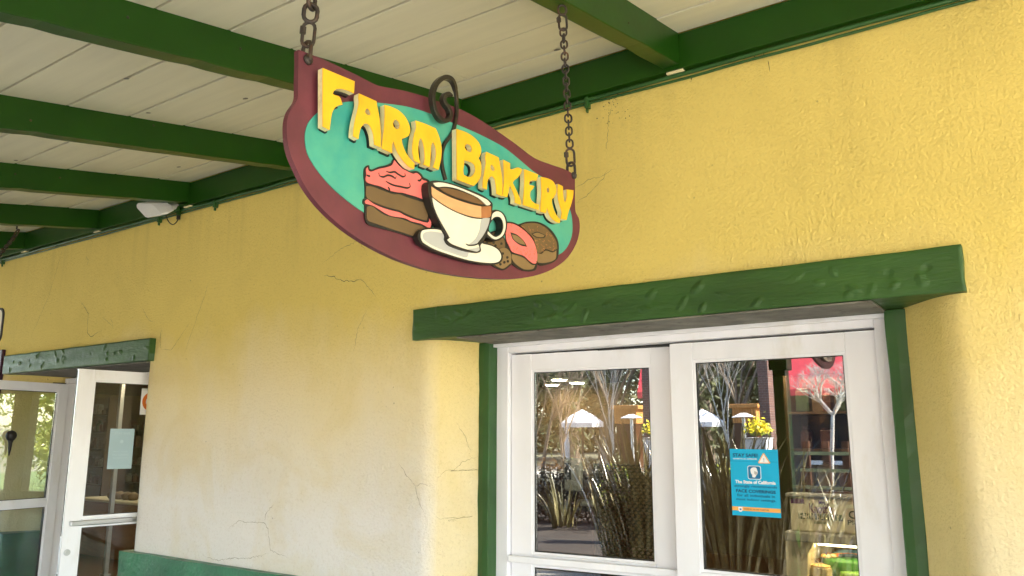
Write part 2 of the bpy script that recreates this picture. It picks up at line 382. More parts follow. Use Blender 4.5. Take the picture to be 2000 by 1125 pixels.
# ---- carved green lintels
def dabs(n, x0, x1, z0, z1, seed):
    rnd = random.Random(seed); out = []
    for _ in range(n):
        out.append((rnd.uniform(x0+.03, x1-.03), rnd.uniform(z0+.02, z1-.02), rnd.gauss(0.35, 0.7), rnd.uniform(.013, .034), rnd.uniform(.009, .015), rnd.choice((1, 0.7, 0.5, 0.8, -0.4))))
    return out
def lintel(x0, x1, z0, z1, yf, yb, D, label, wob=0.003):
    nx = int((x1-x0)/0.006); nz = int((z1-z0)/0.006); vs = []; fs = []
    for i in range(nx+1):
        x = x0 + (x1-x0)*i/nx
        near = [d for d in D if abs(d[0]-x) < 0.06]
        for j in range(nz+1):
            z = z0 + (z1-z0)*j/nz; h = 0
            for dx, dz, a, la, lb, s in near:
                u = (x-dx)*math.cos(a) + (z-dz)*math.sin(a); v = -(x-dx)*math.sin(a) + (z-dz)*math.cos(a)
                q = (u/la)**2 + (v/lb)**2
                if q < 3: h += s*0.0068*math.exp(-q*q*0.8) * (1 + 0.35*math.sin(u*900) * (1 if la > .025 else 0))
            h += noise.noise(Vector((x*6, z*6, x0)))*0.002 + noise.noise(Vector((x*30, z*45, 5)))*0.0007
            e = min(x-x0, x1-x, z-z0, z1-z)
            if e < 0.007: h -= (0.007-e)*0.7
            zz = z + noise.noise(Vector((x*5, 3 if j > nz/2 else 7, 1)))*wob
            xx = x + (noise.noise(Vector((4, z*14, 1)))*wob*1.2 if i in (0, nx) else 0)
            vs.append((xx, yf - h, zz))
    W = nz+1
    for i in range(nx):
        for j in range(nz): fs.append((i*W+j, (i+1)*W+j, (i+1)*W+j+1, i*W+j+1))
    def rim(idx):
        b = len(vs)
        for k in idx: v = vs[k]; vs.append((v[0], yb, v[2]))
        for k in range(len(idx)-1): fs.append((idx[k], idx[k+1], b+k+1, b+k))
    rim([i*W for i in range(nx+1)]); rim([i*W+nz for i in range(nx+1)]); rim(list(range(0, W))); rim([nx*W+j for j in range(W)])
    o = MB().add(vs, fs).build('lintel', M['green_rough'], building, smooth=True)
    es = o.modifiers.new('es', 'EDGE_SPLIT'); es.split_angle = R(48)
    o['label'] = label; return o
lintel(-2.873, -0.267, 2.199, 2.366, -0.042, 0.262, dabs(46, -2.873, -0.267, 2.199, 2.366, 5), 'long carved green lintel over the closed doors')
lintel(-7.712, -5.402, 2.225, 2.388, -0.045, 0.36, dabs(24, -7.712, -5.402, 2.225, 2.388, 11), 'short carved green lintel over the open doors')
MB().box((-2.572, -0.030, 2.190), (-0.580, 0.345, 2.1965)).build('soffit_board', M['soffit'], building)
MB().box((-7.50, -0.02, 2.216), (-5.47, 0.5, 2.2225)).build('soffit_board', M['soffit'], building)
# ---- green posts each side of the closed doors
def wavy_post(x0, x1, y0, y1, seed):
    vs = []; fs = []; n = 60
    for i in range(n+1):
        z = 2.1965*i/n
        def w_(k, a=0.004): return noise.noise(Vector((z*5, k*7.3, seed)))*a + noise.noise(Vector((z*16, k*3.3, seed)))*a*0.5
        vs += [(x0+w_(1), y0+w_(2), z), ((x0+x1)/2, y0-0.004+w_(3, .006), z), (x1+w_(4), y0+w_(5), z), (x1+w_(6), y1, z), (x0, y1, z)]
    for i in range(n):
        for j in range(5): fs.append((i*5+j, i*5+(j+1) % 5, (i+1)*5+(j+1) % 5, (i+1)*5+j))
    fs += [(0,1,2,3,4), tuple(n*5+j for j in range(5))]
    return MB().add(vs, fs).build('door_post', M['green'], building, bevel=0.004)
wavy_post(-2.642, -2.572, 0.252, 0.345, 1); wavy_post(-0.586, -0.508, 0.252, 0.345, 2)

# ================================================================== DOORS
def glass_mat(name, refl=0.16, tint=(0.93, 0.96, 0.94)):
    m = bpy.data.materials.new(name); m.use_nodes = True; nt = m.node_tree; N = nt.nodes; L = nt.links
    N.remove(N['Principled BSDF']); out = N['Material Output']
    tr = N.new('ShaderNodeBsdfTransparent'); tr.inputs[0].default_value = (*tint, 1); gl = N.new('ShaderNodeBsdfGlossy'); gl.inputs['Roughness'].default_value = 0.0
    fr = N.new('ShaderNodeFresnel'); fr.inputs[0].default_value = 1.5
    a = N.new('ShaderNodeMath'); a.operation = 'MULTIPLY_ADD'; a.inputs[1].default_value = 1.1; a.inputs[2].default_value = refl; a.use_clamp = True
    L.new(fr.outputs[0], a.inputs[0]); mx = N.new('ShaderNodeMixShader'); L.new(a.outputs[0], mx.inputs[0]); L.new(tr.outputs[0], mx.inputs[1]); L.new(gl.outputs[0], mx.inputs[2])
    tc = N.new('ShaderNodeTexCoord'); n = N.new('ShaderNodeTexNoise'); n.inputs['Scale'].default_value = 3.0; n.inputs['Detail'].default_value = 1; L.new(tc.outputs['Object'], n.inputs['Vector'])
    bu = N.new('ShaderNodeBump'); bu.inputs['Strength'].default_value = 0.25; bu.inputs['Distance'].default_value = 0.0006; L.new(n.outputs[0], bu.inputs['Height']); L.new(bu.outputs[0], gl.inputs['Normal'])
    L.new(mx.outputs[0], out.inputs[0]); return m
M['glass'] = glass_mat('door_glass', 0.185); M['glassB'] = glass_mat('near_open_door_glass', 0.015); M['glass2'] = glass_mat('open_door_glass', 0.10)
def leaf(parent, org, ux, W, H, glass, stl=0.095, str_=0.095, top=0.075, midz=1.095, inset=0.012, label=None, barside=-1, gm='glass', lock=False):
    """door leaf: org = bottom corner on the outer face, ux = unit vector along its width, thickness goes along n"""
    ux = Vector(ux).normalized(); n = Vector((-ux.y, ux.x, 0))       # pointing inwards
    Mx = Matrix(((ux.x, n.x, 0, org[0]), (ux.y, n.y, 0, org[1]), (0, 0, 1, org[2]), (0, 0, 0, 1)))
    L_ = MB(); t = 0.045
    L_.box((0, 0, 0.01), (stl, t, H), Mx); L_.box((W-str_, 0, 0.01), (W, t, H), Mx)
    lf = L_.build('door_leaf', M['white'], parent, bevel=0.0025)
    if label: lf['label'] = label
    MB().box((stl+0.0008, 0.001, H-top), (W-str_-0.0008, t-0.001, H-0.0005), Mx).build('top_rail', M['white'], lf, bevel=0.002)
    MB().box((stl+0.0008, 0.001, 0.012), (W-str_-0.0008, t-0.001, 0.25), Mx).build('bottom_rail', M['white'], lf, bevel=0.002)
    g0, g1 = glass
    b = MB(); bw = 0.012
    for z0, z1 in ((0.25, midz-0.052), (midz, H-top)):
        for a, c in (((stl, z0), (stl+bw, z1)), ((W-str_-bw, z0), (W-str_, z1)), ((stl+bw, z0), (W-str_-bw, z0+bw)), ((stl+bw, z1-bw), (W-str_-bw, z1))):
            b.box((a[0], 0.006, a[1]), (c[0], t-0.006, c[1]), Mx)
    b.build('glazing_bead', M['white'], lf, bevel=0.0015)
    b = MB()
    for z0, z1 in ((0.25+bw, midz-0.052-bw), (midz+bw, H-top-bw)):
        x0 = stl+bw; x1 = W-str_-bw; s = 0.004
        for a, c in (((x0, z0), (x0+s, z1)), ((x1-s, z0), (x1, z1)), ((x0+s, z0), (x1-s, z0+s)), ((x0+s, z1-s), (x1-s, z1))):
            b.box((a[0], 0.010, a[1]), (c[0], t-0.010, c[1]), Mx)
    b.build('gasket', M['seal'], lf)
    for z0, z1 in ((0.25+bw+.004, midz-0.052-bw-.004), (midz+bw+.004, H-top-bw-.004)):
        Tl = Mx @ Matrix.Translation((0, inset+0.010, z0)) @ Matrix.Rotation(R(0.40), 4, 'X')      # panes sit a hair out of plumb
        MB().box((stl+bw+.004, -0.002, 0), (W-str_-bw-.004, 0.002, z1-z0), Tl).build('glass_pane', M[gm], lf)
    MB().box((stl+0.001, -0.002, midz-0.052), (W-str_-0.001, t-0.002, midz), Mx).build('mid_rail', M['white'], lf, bevel=0.003)
    return lf, Mx
def pushbar(lf, Mx, x0, x1, z, s=-1, mm='metal'):
    b = MB(); y = -0.045*1.0
    b.box((x0, y, z-0.017), (x1, y+0.022, z+0.017), Mx)
    b.box((x0, y+0.022, z-0.014), (x0+0.035, 0.0, z+0.014), Mx); b.box((x1-0.035, y+0.022, z-0.014), (x1, 0.0, z+0.014), Mx)
    return b.build('push_bar', M[mm], lf, bevel=0.006, seg=3)
# --- closed pair
closed = thing('double_door', 'closed pair of white framed glass doors under the long green lintel', 'double door', (-1.57, 0.345, 0))
f = MB()
f.box((-2.572, 0.322, 0), (-2.497, 0.43, 2.186)); f.box((-0.642, 0.322, 0), (-0.588, 0.43, 2.186)); f.box((-2.4965, 0.324, 2.140), (-0.6425, 0.43, 2.186))
f.build('door_frame', M['white'], closed, bevel=0.003)
MB().box((-2.571, 0.286, 2.172), (-0.589, 0.3215, 2.1895)).build('head_trim', M['white'], closed, bevel=0.002)
MB().box((-2.4965, 0.395, 2.128), (-0.6425, 0.43, 2.1395)).build('door_stop', M['seal'], closed)
MB().box((-2.4965, 0.33, -0.005), (-0.6425, 0.43, 0.008)).build('threshold', M['metal'], closed, bevel=0.002)
a_ = R(5.25)
zt = 2.131
lfL, MxL = leaf(closed, (-2.490, 0.347, 0), (math.cos(a_), math.sin(a_), 0), 0.945, zt, (0, 0), stl=0.122, str_=0.150, top=0.088, midz=1.095, label='left leaf of the closed doors')
lfR, MxR = leaf(closed, (-1.562, 0.345, 0), (1, 0, 0), 0.917, zt, (0, 0), stl=0.113, str_=0.120, top=0.085, midz=1.095, label='right leaf of the closed doors')
# --- open pair
opened = thing('double_door', 'open pair of white framed glass doors under the short lintel at left', 'double door', (-6.45, 0.45, 0))
f = MB(); f.box((-7.50, 0.40, 0), (-7.43, 0.50, 2.205)); f.box((-5.53, 0.44, 0), (-5.476, 0.54, 2.205)); f.box((-7.4295, 0.402, 2.160), (-5.5305, 0.50, 2.205))
f.build('door_frame', M['white'], opened, bevel=0.003)
HA = 2.15
dA = Vector((0.148, -0.989, 0)).normalized()
# A: hinged at the left jamb, swung out square to the wall; the glass faces +x
oA = Vector((-7.402, 0.39, 0)) + dA*0.93
lfA, MxA = leaf(opened, oA, -dA, 0.93, HA, (0, 0), stl=0.095, str_=0.085, top=0.065, midz=1.150, label='left leaf swung right out in front of the wall', gm='glass2')
oB = Vector((-5.617, -0.414, 0)); dB = Vector((0.061, 0.469, 0)).normalized()
lfB, MxB = leaf(opened, oB, dB, 0.905, HA, (0, 0), stl=0.105, str_=0.095, top=0.075, midz=1.142, label='right leaf swung out, with a lock in its edge', gm='glassB')
pushbar(lfB, MxB, 0.03, 0.80, 1.112)
pushbar(lfL, MxL, 0.004, 0.925, 1.070, mm='white'); pushbar(lfR, MxR, 0.03, 0.885, 1.040, mm='white')
# lock cylinder, latch strip and pivot on the open leaves
b = MB(); Q = MxB @ Matrix.Translation((0.036, 0, 0.925)) @ Matrix.Rotation(R(90), 4, 'X')
for r_, z0, z1 in ((0.021, 0.0, 0.008), (0.014, 0.0, 0.012)):
    b.lathe([(r_, z0), (r_, z1)], (0, 0, 0), 20, Q)
b.build('lock_cylinder', M['metal'], lfB, bevel=0.001)
MB().box((-0.0015, 0.010, 0.80), (0.0, 0.034, 1.02), MxB).build('latch_plate', M['metal'], lfB)
MB().box((-0.004, -0.002, 0.012), (-0.0016, 0.012, HA-0.002), MxB).build('edge_strip', M['edge'], lfB)
MB().box((-0.003, 0.018, 0.012), (-0.0016, 0.030, 0.79), MxB).build('weather_strip', M['seal'], lfB)
MB().box((-0.003, 0.018, 1.03), (-0.0016, 0.034, HA-0.01), MxB).build('weather_strip', M['seal'], lfB)
MB().box((0.80, 0.01, HA), (0.91, 0.035, HA+0.008), MxA).build('pivot_plate', M['seal'], lfA)

# ================================================================== PORCH ROOF
SL = 0.1696; TS = math.tan(SL)
porch = thing('porch_roof', 'porch roof of cream boards on dark green rafters sloping out from the wall', 'roof', (-4, 0, 3.49))
EY = -4.75
# ledger and eave beam
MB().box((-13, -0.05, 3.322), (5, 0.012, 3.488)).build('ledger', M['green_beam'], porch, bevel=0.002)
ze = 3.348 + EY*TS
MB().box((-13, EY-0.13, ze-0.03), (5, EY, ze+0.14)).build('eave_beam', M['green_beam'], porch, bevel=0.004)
rnd = random.Random(3)
for k in range(-2, 10):
    x0 = -1.372 - 1.2525*k; x1 = x0 + 0.082
    n = 60; vs = []; fs = []
    for i in range(n+1):
        y = -0.0505 + (EY+0.001+0.0505)*i/n; zb = 3.348 + y*TS + noise.noise(Vector((y*3, k*5, 1)))*0.003 + (0.004 if rnd.random() < 0.08 else 0)
        dx = noise.noise(Vector((y*0.8, k*9, 4)))*0.004
        vs += [(x0+dx, y, zb), (x1+dx, y, zb), (x1+dx, y, 3.498+y*TS+0.008), (x0+dx, y, 3.498+y*TS+0.008)]
    for i in range(n):
        for j in range(4): fs.append((i*4+j, i*4+(j+1) % 4, (i+1)*4+(j+1) % 4, (i+1)*4+j))
    fs += [(3,2,1,0), tuple(n*4+j for j in range(4))]
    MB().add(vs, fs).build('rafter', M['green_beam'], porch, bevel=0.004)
# boards, laid along the wall, 6 mm open joints
b = MB(); y = -0.0501; prev = y; k = 0
while y > EY-0.4:
    y2 = -0.290 - 0.3025*k; xs = -13
    while xs < 5:
        xe = min(5, xs + rnd.uniform(2.6, 4.6)) if k % 4 == 1 else 5
        if 5-xe < 1: xe = 5
        dz = rnd.uniform(-0.0025, 0.0025); g = rnd.choice((0.0070, 0.0080, 0.0088, 0.0055))
        m = 14; vs = []; fs = []
        for i in range(m+1):
            xx = xs + (xe-xs)*i/m; q = noise.noise(Vector((xx*0.7, k*4.2, 1)))*0.0022
            for yy, zz in ((y-g+abs(q)*0.5, 0), (y2+g+q, 0), (y2+g+q, 0.02), (y-g, 0.02)):
                vs.append((xx+(0.0015 if i == 0 else -0.0015 if i == m else 0), yy, 3.493 + (yy+0.05)*TS + dz + zz + q*0.5))
        for i in range(m):
            for j in range(4): fs.append((i*4+j, i*4+(j+1) % 4, (i+1)*4+(j+1) % 4, (i+1)*4+j))
        fs += [(0,1,2,3), tuple(m*4+j for j in range(4))]
        b.add(vs, fs); xs = xe
    y = y2; k += 1
b.build('ceiling_boards', M['ceil'], porch, bevel=0.0012, seg=1)
yb_ = y
MB().add([(-13, 0.01, 3.53), (5, 0.01, 3.53), (5, yb_, 3.53+yb_*TS), (-13, yb_, 3.53+yb_*TS), (-13, 0.01, 3.60), (5, 0.01, 3.60), (5, yb_, 3.60+yb_*TS), (-13, yb_, 3.60+yb_*TS)],
         [(0,3,2,1),(4,5,6,7),(0,1,5,4),(1,2,6,5),(2,3,7,6),(3,0,4,7)]).build('roof_deck', M['gap'], porch)
for x in (-12.0, -8.2, -2.565, 2.0):
    p = MB(); p.box((x-0.07, EY-0.135, 0), (x+0.07, EY+0.005, ze-0.032)); p.box((x-0.11, EY-0.175, 0), (x+0.11, EY+0.045, 0.18)); p.box((x-0.10, EY-0.165, ze-0.20), (x+0.10, EY+0.035, ze-0.033))
    p.build('porch_post', M['green_beam'], porch, bevel=0.01)
# pale end grain where each rafter was cut back over the ledger foot
for k in range(0, 6):
    x0 = -1.372 - 1.2525*k
    MB().box((x0+0.012, -0.044, 3.3125), (x0+0.092, -0.006, 3.3215)).build('shim', M['cream'], porch, bevel=0.002)
# rusty stain marks and knots on boards: small dark dents
b = MB()
for px, py in ((290, 219), (480, 191), (349, 325), (1088, 96), (247, 152), (31, 312)):
    c = atP(px, py, Vector((0, -0.05, 3.493)), Vector((0, -math.sin(SL), math.cos(SL))))
    pts = [(c.x + 0.02*math.cos(a*0.785)*random.uniform(.5, 1), c.y + 0.012*math.sin(a*0.785)) for a in range(8)]
    b.add([(x, y, 3.493+(y+0.05)*TS-0.0042) for x, y in pts], [tuple(range(8))])
b.build('knot_mark', M['soffit'], porch)
# conduit under the ledger
conduit = thing('conduit', 'thin green conduit clipped to the wall under the ledger board', 'conduit', (-5, -0.015, 3.305))
rnd = random.Random(9)
for zc, yy, r_ in ((3.306, -0.022, 0.0105), (3.286, -0.016, 0.0065)):
    pts = [(x*0.25, yy + rnd.uniform(-.002, .002), zc + rnd.uniform(-.0025, .0025)) for x in range(-52, 21)]
    MB().tube(pts, r_, 8).build('pipe', M['green'], conduit, smooth=True)
for px, py in ((421, 398), (312, 424), (1147, 199), (5, 517)):
    c = atY(px, py-4, -0.02); b = MB().box((c.x-0.011, -0.034, 3.262), (c.x+0.011, -0.002, 3.318))
    b.box((c.x-0.006, -0.028, 3.240), (c.x+0.004, -0.012, 3.262)); b.build('pipe_clip', M['green'], conduit, bevel=0.003)

# ================================================================== HANGING BAKERY SIGN
BL_ = Vector((-1.36, -2.08699634, 2.5428234)); SU = Vector((0.0655373, 0.9978501, 0)); SN = Vector((0.9978501, -0.0655373, 0)); SZ = Vector((0, 0, 1))
def s2(px, py, o): P = atP(px, py, BL_ + SN*o, SN) - BL_; return (P.dot(SU), P.z)
def s3(p, o): return BL_ + SU*p[0] + SZ*p[1] + SN*o
sign = thing('hanging_sign', 'maroon and teal bakery sign with raised yellow letters and painted cake and cup', 'sign', BL_ + SU*0.5)
CA = lambda x, y: (600 + x/4.893, 120 + y/4.893)
CB = lambda x, y: (860 + x/4.893, 230 + y/4.893)
CC = lambda x, y: (680 + x/4.5, 290 + y/4.5)
CD = lambda x, y: (840 + x/2.616, 130 + y/2.616)
ID = lambda x, y: (x, y)
def loop(cv, pts, o, sub=5, corner=50, closed=True):
    l = [s2(*cv(*p), o) for p in pts]
    return [tuple(p) for p in catmull([Vector((a, c, 0)).to_2d() for a, c in l], closed, sub, corner)]
def shape(name, cv, pts, holes, o0, o1, m, parent, sub=5, corner=50, bevel=0.0, mb=None):
    out = loop(cv, pts, o1, sub, corner); hs = [loop(cv, h, o1, sub, corner) for h in holes]
    b = mb or MB(); prism(b, out, hs, lambda p: s3(p, o0), lambda p: s3(p, o1))
    if mb: return b
    return b.build(name, m, parent, bevel=bevel)
def stroke(mb, cv, pts, wpx, o0, o1, closed=False, taper=True):
    l = loop(cv, pts, o1, 5, 70, closed); n = len(l); A = []; B = []
    for i, p in enumerate(l):
        a = l[i-1] if (i or closed) else p; c = l[(i+1) % n] if (i < n-1 or closed) else p
        t = Vector((c[0]-a[0], c[1]-a[1])); t = t.normalized() if t.length else Vector((1, 0)); q = Vector((-t.y, t.x))
        k = 1 if closed or not taper else min(1, 0.35 + 3*min(i, n-1-i)/n); hw = wpx*0.00105*k
        A.append((p[0]+q.x*hw, p[1]+q.y*hw)); B.append((p[0]-q.x*hw, p[1]-q.y*hw))
    if closed:
        prism(mb, A, [B], lambda p: s3(p, o0), lambda p: s3(p, o1))
    else: prism(mb, A + B[::-1], [], lambda p: s3(p, o0), lambda p: s3(p, o1))
board_pts = [(583,97),(583,130),(582,160),(581,193),(567,216),(561,238),(561,269),(567,300),(580,331),(598,367),(629,407),(673,447),(727,482),(789,511),(860,532),(945,543.5),(1020,543),(1070,530),(1105,507),(1125,477),(1132,450),(1131,428),(1124,412),(1123,375),(1123,342),(1104,331),(1075,321),(1043,308),(1004,279),(955,245),(913,220),(880,206),(847,195),(825,187),(784,176),(751,170),(733,165),(702,149),(667,132),(639,119),(612,108)]
brd = shape('sign_board', ID, board_pts, [], -0.0165, 0.0, M['maroon'], sign, corner=40, bevel=0.0015)
teal_pts = [(669,200),(640,208),(616,224),(600,245),(596,273),(603,305),(629,344),(664,380),(713,416),(780,450),(850,476),(930,495),(1010,502),(1065,502),(1092,497),(1108,482),(1117,459),(1118,436),(1115,415),(1106,394),(1090,372),(1065,350),(1041,334),(1015,312),(983,287),(942,265),(909,250),(882,239),(862,231),(835,220),(794,208),(743,201),(700,198)]
shape('oval_panel', ID, teal_pts, [], 0.0, 0.0022, M['teal'], brd, corner=80)
LT0, LT1 = 0.011, 0.030
letters = [
 ('F', CA, [(148,62),(455,190),(447,305),(400,283),(330,262),(285,265),(255,283),(245,312),(270,324),(300,332),(320,355),(337,412),(300,420),(268,440),(245,475),(232,520),(222,590),(215,655),(148,620)], []),
 ('A', CA, [(495,305),(662,380),(672,440),(688,520),(699,620),(705,740),(703,822),(642,795),(632,700),(612,640),(590,605),(562,592),(535,605),(512,640),(498,690),(490,742),(440,714),(445,640),(458,560),(480,470),(494,400),(490,345)], [[(570,445),(595,465),(607,505),(590,512),(565,503),(552,480)]]),
 ('R', CA, [(740,415),(800,432),(870,465),(930,520),(970,590),(985,650),(975,700),(945,725),(905,737),(910,785),(935,855),(965,905),(1000,948),(1027,972),(1022,1028),(975,1008),(930,965),(885,905),(850,840),(825,760),(812,800),(812,876),(712,832),(728,700),(738,600),(742,500)], [[(848,553),(875,578),(886,612),(876,642),(850,646),(826,622),(820,588),(833,563)]]),
 ('M', CA, [(1035,565),(1120,592),(1228,640),(1255,700),(1280,790),(1285,870),(1275,955),(1255,1036),(1203,1012),(1222,950),(1232,890),(1226,820),(1203,768),(1188,800),(1182,870),(1172,1010),(1112,987),(1124,930),(1120,850),(1106,775),(1085,727),(1068,765),(1062,830),(1066,900),(1082,975),(1022,947),(1006,870),(1008,790),(1022,700),(1042,630)], []),
 ('B', CB, [(155,105),(250,140),(320,185),(370,240),(390,300),(385,350),(365,387),(386,425),(393,490),(385,560),(360,610),(320,652),(158,590)], [[(262,250),(288,263),(302,295),(295,325),(275,326),(250,310),(235,285),(242,260)], [(230,405),(270,418),(305,430),(328,455),(334,500),(315,545),(275,566),(225,545),(220,500),(228,450)]]),
 ('A', CB, [(440,325),(560,380),(565,420),(580,500),(593,600),(592,752),(537,727),(532,650),(520,585),(497,557),(472,570),(452,610),(445,686),(405,667),(408,600),(425,500),(436,430),(430,375)], [[(490,443),(512,468),(522,500),(503,511),(482,492),(478,465)]]),
 ('K', CB, [(602,400),(668,435),(668,490),(692,495),(740,475),(780,490),(770,530),(740,572),(705,600),(692,622),(716,670),(746,735),(768,790),(768,832),(712,812),(712,760),(690,700),(665,645),(640,758),(598,748),(610,600),(607,500)], []),
 ('E', CB, [(800,490),(935,542),(922,602),(878,598),(852,612),(852,642),(900,652),(885,680),(862,705),(858,750),(872,792),(905,818),(945,830),(940,882),(790,834),(800,700),(805,600)], []),
 ('R', CB, [(960,565),(1030,580),(1080,610),(1105,660),(1108,710),(1090,752),(1066,780),(1070,830),(1090,890),(1120,945),(1148,970),(1143,1006),(1100,990),(1055,948),(1030,890),(1022,850),(1010,912),(957,898),(962,800),(967,700)], [[(1030,658),(1043,685),(1038,717),(1020,712),(1014,685)]]),
 ('Y', CB, [(1125,632),(1172,655),(1174,720),(1180,780),(1192,812),(1205,780),(1210,735),(1207,685),(1273,692),(1270,750),(1250,830),(1225,900),(1207,977),(1153,965),(1160,900),(1146,850),(1130,790),(1122,720)], [])]
for ch, cv, out, hs in letters:
    lt = shape('letter', cv, out, hs, LT0, LT1-0.0015, M['cream'], sign, corner=42)
    shape('letter_face', cv, out, hs, LT1-0.0015, LT1, M['letter'], lt, corner=42)
    # black stand-off behind the letter, a little smaller
    lo = loop(cv, out, LT1, 5, 42); cx = sum(p[0] for p in lo)/len(lo); cz = sum(p[1] for p in lo)/len(lo)
    sc = [((p[0]-cx)*0.84+cx+0.0045, (p[1]-cz)*0.955+cz-0.0035) for p in lo]
    prism(MB(), sc, [[tuple(p) for p in loop(cv, h, LT1, 5, 42)] for h in hs], lambda p: s3(p, 0.0023), lambda p: s3(p, LT0)).build('spacer', M['black'], lt)
# --- cake
ck = shape('cake', CC, [(150,165),(172,147),(187,150),(189,178),(210,185),(270,160),(330,148),(378,125),(392,102),(402,88),(440,125),(490,170),(540,200),(600,197),(642,222),(662,252),(702,272),(722,300),(738,450),(742,600),(735,700),(640,805),(560,780),(400,730),(200,678),(162,652),(148,600),(146,500),(132,480),(135,445),(150,430),(147,300),(140,240),(142,190)], [], 0.0023, 0.0055, M['black'], sign, corner=70)
shape('frosting', CC, [(160,182),(172,166),(181,195),(207,203),(270,180),(340,165),(388,145),(408,100),(445,148),(500,190),(570,222),(602,216),(632,240),(655,275),(690,287),(702,310),(704,450),(660,445),(600,422),(540,405),(480,388),(440,385),(380,373),(330,352),(280,330),(220,315),(172,298),(156,268),(163,230)], [], 0.0055, 0.0075, M['pink'], ck, corner=70)
shape('sponge', CC, [(160,330),(220,337),(300,368),(395,402),(450,403),(520,430),(600,455),(699,482),(703,580),(690,633),(600,610),(500,568),(450,543),(380,525),(300,500),(205,460),(160,422)], [], 0.0055, 0.0075, M['brown'], ck, corner=70)
shape('filling', CC, [(150,465),(168,448),(190,462),(230,490),(300,520),(380,545),(450,562),(500,590),(580,622),(680,650),(714,638),(716,520),(732,530),(733,600),(725,690),(700,692),(640,660),(560,640),(500,612),(440,602),(380,592),(330,570),(290,545),(230,507),(180,490),(155,485)], [], 0.0055, 0.0075, M['pink'], ck, corner=70)
shape('sponge', CC, [(166,512),(210,507),(280,562),(340,592),(440,614),(500,632),(560,657),(640,680),(678,700),(640,730),(612,780),(560,764),(400,713),(250,663),(182,638),(166,610)], [], 0.0055, 0.0075, M['brown'], ck, corner=70)
b = MB()
for l in ([(270,212),(275,240),(310,250),(350,235),(390,245),(415,265),(424,245)], [(335,200),(370,210),(410,205),(440,225),(480,247),(505,240),(498,218)], [(332,288),(370,310),(410,325),(460,335),(520,347),(548,335),(540,303)], [(350,338),(362,355),(366,378)], [(163,232),(185,243),(192,236)], [(612,278),(632,282),(645,262)], [(645,345),(665,362),(690,350)]):
    stroke(b, CC, l, 2.3, 0.0075, 0.0082)
b.build('frosting_lines', M['black'], ck)
# --- biscuits and doughnuts, painted low relief
def donut(name, sil, top, body, hole, mt, mbod, nsp, cspr, seed):
    s = shape(name, CD, sil, [], 0.0023, 0.005, M['black'], sign, corner=75)
    shape('dough', CD, body, [], 0.005, 0.0066, M[mbod], s, corner=75)
    shape('icing', CD, top, [], 0.0052, 0.0072, M[mt], s, corner=75)
    shape('hole_rim', CD, [( (p[0]-sum(q[0] for q in hole)/len(hole))*1.22+sum(q[0] for q in hole)/len(hole), (p[1]-sum(q[1] for q in hole)/len(hole))*1.4+sum(q[1] for q in hole)/len(hole)) for p in hole], [], 0.0072, 0.0077, M['black'], s, corner=100)
    shape('hole', CD, hole, [], 0.0077, 0.0081, M['brown2'], s, corner=100)
    rr = random.Random(seed); b = MB(); cnt = 0
    hx = [p[0] for p in hole]; hy = [p[1] for p in hole]; xs = [p[0] for p in top]; ys = [p[1] for p in top]
    def inside(x, y, poly):
        c = False
        for i in range(len(poly)):
            x1, y1 = poly[i-1]; x2, y2 = poly[i]
            if (y1 > y) != (y2 > y) and x < (x2-x1)*(y-y1)/(y2-y1)+x1: c = not c
        return c
    while cnt < nsp:
        x = rr.uniform(min(xs), max(xs)); y = rr.uniform(min(ys), max(ys))
        if not inside(x, y, top) or (min(hx)-8 < x < max(hx)+8 and min(hy)-8 < y < max(hy)+8): continue
        a = rr.uniform(0.3, 2.4); l = 4.2
        stroke(b, CD, [(x-l*math.cos(a), y-l*math.sin(a)), (x+l*math.cos(a), y+l*math.sin(a))], 0.75, 0.0072, 0.0076, taper=False); cnt += 1
    props(b.build('sprinkles', M[cspr], s), kind='stuff')
donut('doughnut', [(440,808),(460,803),(500,792),(560,796),(615,830),(652,885),(658,940),(648,985),(605,1010),(550,1008),(500,900)], [(462,812),(500,800),(560,805),(608,840),(643,890),(650,930),(625,942),(590,932),(568,950),(545,945),(530,880),(490,838)], [(548,955),(572,956),(592,940),(625,950),(646,940),(640,983),(600,1001),(552,1000),(545,975)], [(525,856),(550,849),(585,862),(578,871),(545,870)], 'brown', 'brown2', 46, 'rust', 3)
cookie = shape('biscuit', CD, [(268,882),(290,862),(330,838),(362,855),(385,885),(390,920),(420,955),(422,1000),(412,1015),(378,1040),(340,1030),(312,1012),(285,980)], [], 0.0023, 0.005, M['black'], sign, corner=75)
shape('crumb', CD, [(275,885),(300,865),(335,845),(362,862),(380,890),(382,925),(350,932),(320,985),(295,970)], [], 0.005, 0.0066, M['brown'], cookie, corner=75)
shape('crumb', CD, [(352,936),(388,928),(412,955),(415,1000),(405,1010),(375,1032),(345,1022),(322,1006),(350,985)], [], 0.005, 0.0066, M['brown2'], cookie, corner=75)
b = MB()
for x, y in ((300,885),(325,900),(350,880),(365,905),(335,915),(372,955),(395,975),(380,1000),(360,1010),(398,995),(290,900)):
    shape('', CD, [(x-5,y-3),(x,y-7),(x+6,y-2),(x+3,y+6),(x-4,y+5)], [], 0.0066, 0.0072, None, None, corner=100, mb=b)
b.build('chocolate_chips', M['black'], cookie)
donut('doughnut', [(380,792),(430,797),(492,832),(536,885),(556,950),(550,1005),(535,1042),(480,1044),(430,1018),(405,985),(390,900)], [(388,800),(430,806),(482,838),(526,888),(546,950),(545,998),(530,1006),(505,990),(480,967),(450,957),(420,945),(405,915),(390,880)], [(418,958),(450,967),(485,982),(515,1010),(537,1014),(525,1034),(480,1035),(440,1010),(420,985)], [(418,858),(445,866),(475,890),(488,911),(460,905),(430,885)], 'pink', 'brown2', 48, 'rust', 5)
